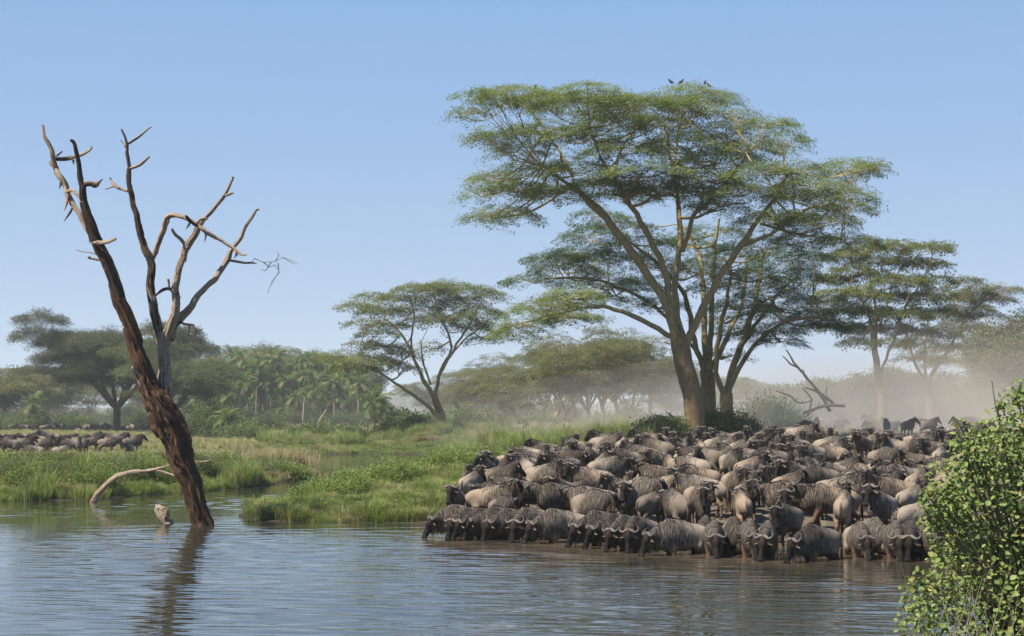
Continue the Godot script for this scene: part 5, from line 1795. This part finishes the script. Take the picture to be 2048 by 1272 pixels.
func build_herd() -> void:
	var rr := RandomNumberGenerator.new()
	rr.seed = 2024
	# the front rank, muzzles at the waterline: px, py, heading, pose
	var front := [[853, 1076, -152, 0], [884, 1080, -146, 2], [910, 1081, -146, 0], [938, 1082, -140, 1], [966, 1082, -140, 0], [1008, 1085, -132, 2], [1047, 1088, -150, 0], [1140, 1095, -142, 0], [1186, 1099, -128, 1], [1214, 1104, -122, 0], [1236, 1107, -124, 2], [1281, 1113, -152, 0],
		[1411, 1109, -98, 1], [1433, 1117, -94, 0], [1478, 1114, -92, 2], [1512, 1120, -90, 0], [1541, 1123, -96, 1], [1574, 1127, -138, 0], [1738, 1121, -90, 0], [1777, 1114, -84, 2], [1801, 1123, -97, 0], [1838, 1124, -92, 1], [1880, 1125, -88, 0], [1925, 1124, -100, 2], [1968, 1126, -92, 0], [2015, 1124, -86, 1]]
	for a in front:
		var w := on_water(a[0], a[1])
		var turn := deg_to_rad(a[2])
		var size := rr.randf_range(0.97, 1.05)
		var f := Vector2(cos(turn), -sin(turn)) * 1.02 * size
		put_wildebeest(w.x - f.x, w.y - f.y, turn, a[3], size, [0, 1, 0, 3][rr.randi_range(0, 3)], 0, -0.40 * size)
	# some that stand out: px, d, heading, pose, coat
	var known := [[1092, 63.0, 180, 3, 1], [1152, 66.5, -92, 3, 3], [1215, 66.0, 172, 3, 1], [1300, 64.5, 178, 3, 1], [1340, 66.0, -110, 3, 0], [1600, 63.0, -92, 3, 0], [1725, 62.5, -128, 3, 2], [1795, 61.5, -100, 6, 0], [1660, 64.5, -100, 3, 1], [1880, 64.0, -100, 3, 0], [1560, 65.0, -95, 3, 3], [1500, 66.0, -100, 4, 0], [1450, 65.0, -150, 3, 0], [1400, 66.5, -95, 3, 1], [1640, 38.2, -146, 0, 1]]
	for a in known:
		var x: float = (a[0] - 1024.0) / F * a[1]
		put_wildebeest(x, -a[1], deg_to_rad(a[2]), a[3], rr.randf_range(0.98, 1.06), a[4], 2 if a[1] > 55.0 else 1)
	# the crowd between them
	var made := 0
	var tries := 0
	while made < 226 and tries < 40000:
		tries += 1
		var d := sqrt(lerpf(32.0 * 32.0, 68.0 * 68.0, rr.randf()))
		if made < 58 and tries < 9000:
			d = rr.randf_range(31.5, 40.0)
		var px := rr.randf_range(850, 2110)
		if in_herd(px, d) < 0.75:
			continue
		if px > 1690 and px < 1765 and d > 52.0 and d < 61.0:
			continue
		var x := (px - 1024.0) / F * d
		var sd := inland(x, -d)
		var line := 36.6
		for q in [[850.0, 36.6, 1047.0, 34.8], [1047.0, 34.8, 1140.0, 33.7], [1140.0, 33.7, 1281.0, 31.6], [1281.0, 31.6, 1575.0, 30.0], [1575.0, 30.0, 2200.0, 30.2]]:
			if px >= q[0]:
				line = lerpf(q[1], q[3], clampf((px - q[0]) / (q[2] - q[0]), 0.0, 1.0))
		if d < line + 1.9 or sd < -2.2:
			continue
		var h := -145.0 + rr.randfn() * 50.0
		var u := rr.randf()
		if px > 1400 and u < 0.34 or u < 0.16: h = -92.0 + rr.randfn() * 22.0
		elif u > 0.80: h = rr.randf_range(-40.0, 120.0)
		if d > 58.0 and px > 1380: h = -95.0 + rr.randfn() * 32.0
		var turn := deg_to_rad(h)
		var size := rr.randf_range(0.86, 1.04) if rr.randf() > 0.08 else rr.randf_range(0.66, 0.78)
		var s := spine_of(x, -d, turn, size)
		if not clear_of(s[0], s[1], (0.37 if d < 41.0 else 0.39) if d < 58.0 else 0.45):
			continue
		var pose: int = [6, 7, 8, 3, 4, 5, 9, 0][rr.randi_range(0, 7)]
		if d > 58.0: pose = [3, 3, 4, 5, 6, 9][rr.randi_range(0, 5)]
		var coat: int = [0, 0, 2, 1, 2, 3, 0][rr.randi_range(0, 6)]
		var y := maxf(ground(x, -d), -0.40)
		put_wildebeest(x, -d, turn, pose, size, coat, 1 if d < 58.0 else 2, y - 0.02)
		made += 1
	# behind, in the dust
	for k in 16:
		var d := rr.randf_range(70.0, 112.0)
		var px := rr.randf_range(1480, 2100)
		var x := (px - 1024.0) / F * d
		var turn := deg_to_rad(rr.randf_range(-200, 20))
		var s := spine_of(x, -d, turn, 1.0)
		if clear_of(s[0], s[1], 0.9):
			put_wildebeest(x, -d, turn, [3, 4, 5, 9, 6][rr.randi_range(0, 4)], rr.randf_range(0.9, 1.05), rr.randi_range(0, 3), 4)
	# on the left plain: px, d, heading, pose, coat
	var left := [[8, 118, 0, 3, 0], [30, 121, 185, 3, 0], [52, 119, 20, 3, 1], [66, 113, 200, 10, 0], [88, 118, -20, 3, 3], [104, 120, 10, 3, 1], [126, 114, 5, 10, 0], [158, 116, -70, 3, 0], [170, 118, -60, 6, 3], [216, 116, 2, 6, 1], [258, 113, -95, 10, 0], [266, 117, 30, 3, 3], [136, 134, 0, 3, 1], [150, 138, 190, 6, 0], [185, 140, 5, 3, 3], [80, 136, 180, 3, 0], [40, 140, 170, 6, 0], [20, 134, 10, 3, 1], [-20, 118, 0, 3, 0], [110, 142, 175, 6, 2], [225, 165, 180, 10, 3], [240, 168, 20, 10, 1], [268, 160, 15, 10, 3], [60, 150, 0, 3, 1], [5, 150, 180, 6, 0], [92, 154, 200, 3, 3], [16, 112, 190, 3, 3], [44, 114, 5, 3, 1], [76, 122, 175, 3, 3], [118, 124, 0, 3, 3], [140, 119, 185, 3, 1], [184, 122, 10, 3, 3], [200, 128, 170, 6, 1], [235, 126, 0, 3, 3], [60, 127, 190, 3, 1], [0, 127, 0, 3, 3], [158, 128, 5, 3, 1]]
	for a in left:
		var x: float = (a[0] - 1024.0) / F * a[1]
		put_wildebeest(x, -a[1], deg_to_rad(a[2]), a[3], rr.randf_range(1.05, 1.14), a[4], 3)
	# far herds that read as a mass
	var where := []
	for k in 520:
		var d := rr.randf_range(215.0, 330.0)
		var px := rr.randf_range(-120, 420)
		if k > 240 and k < 300:
			px = rr.randf_range(525, 700)
			d = rr.randf_range(232.0, 250.0)
		elif k >= 300 and k < 470:
			px = rr.randf_range(905, 1330)
			d = rr.randf_range(168.0, 240.0)
		elif k >= 470:
			px = rr.randf_range(1480, 2100)
			d = rr.randf_range(112.0, 170.0)
		var p := stand(px, d)
		where.append(Transform3D(Basis(Vector3.UP, rr.randf() * TAU).scaled(Vector3.ONE * rr.randf_range(0.85, 1.05)), p))
	var half := [[], [], []]
	for k in where.size():
		half[k % 3].append(where[k])
	for k in 3:
		var m: ArrayMesh = W[[3, 6, 10][k]].body.duplicate()
		m.surface_set_material(0, wcoats[[1, 3, 3][k]])
		if k == 2:
			for j in half[k].size():
				half[k][j].origin.y -= 0.48
		var o := copies(self, numbered("distant_herd"), m, half[k], PackedColorArray())
		tag(o, ["far-off herd of standing wildebeest massed along the tree line", "far-off herd of grazing wildebeest massed along the tree line", "far-off wildebeest lying massed in the distant grass"][k], "herd", "", "stuff")

# ---------------------------------------------------------------- dust
func build_dust(env: Environment) -> void:
	env.volumetric_fog_enabled = true
	env.volumetric_fog_density = 0.0
	# px, distance, width, height, depth, density at the core; each cloud thins outwards in shells
	for s in [[1760, 122.0, 74.0, 6.5, 84.0, 0.018], [2020, 104.0, 54.0, 8.0, 70.0, 0.017], [1430, 108.0, 26.0, 3.6, 44.0, 0.010], [1120, 225.0, 110.0, 7.5, 90.0, 0.002], [90, 300.0, 66.0, 7.0, 90.0, 0.0035]]:
		for shell in 6:
			var k := 1.0 - 0.14 * shell
			var f := FogVolume.new()
			f.name = numbered("dust_cloud")
			f.shape = RenderingServer.FOG_VOLUME_SHAPE_ELLIPSOID
			f.size = Vector3(s[2] * k, s[3] * 2.0 * k, s[4] * k)
			var m := FogMaterial.new()
			m.albedo = Color(0.92, 0.88, 0.83)
			m.density = s[5] / 6.0
			f.material = m
			add_child(f)
			f.position = stand(s[0] + shell * 6.0, s[1] + shell * 1.5)
			tag(f, "drifting pale dust hanging over the ground behind the herd", "dust", "", "stuff")
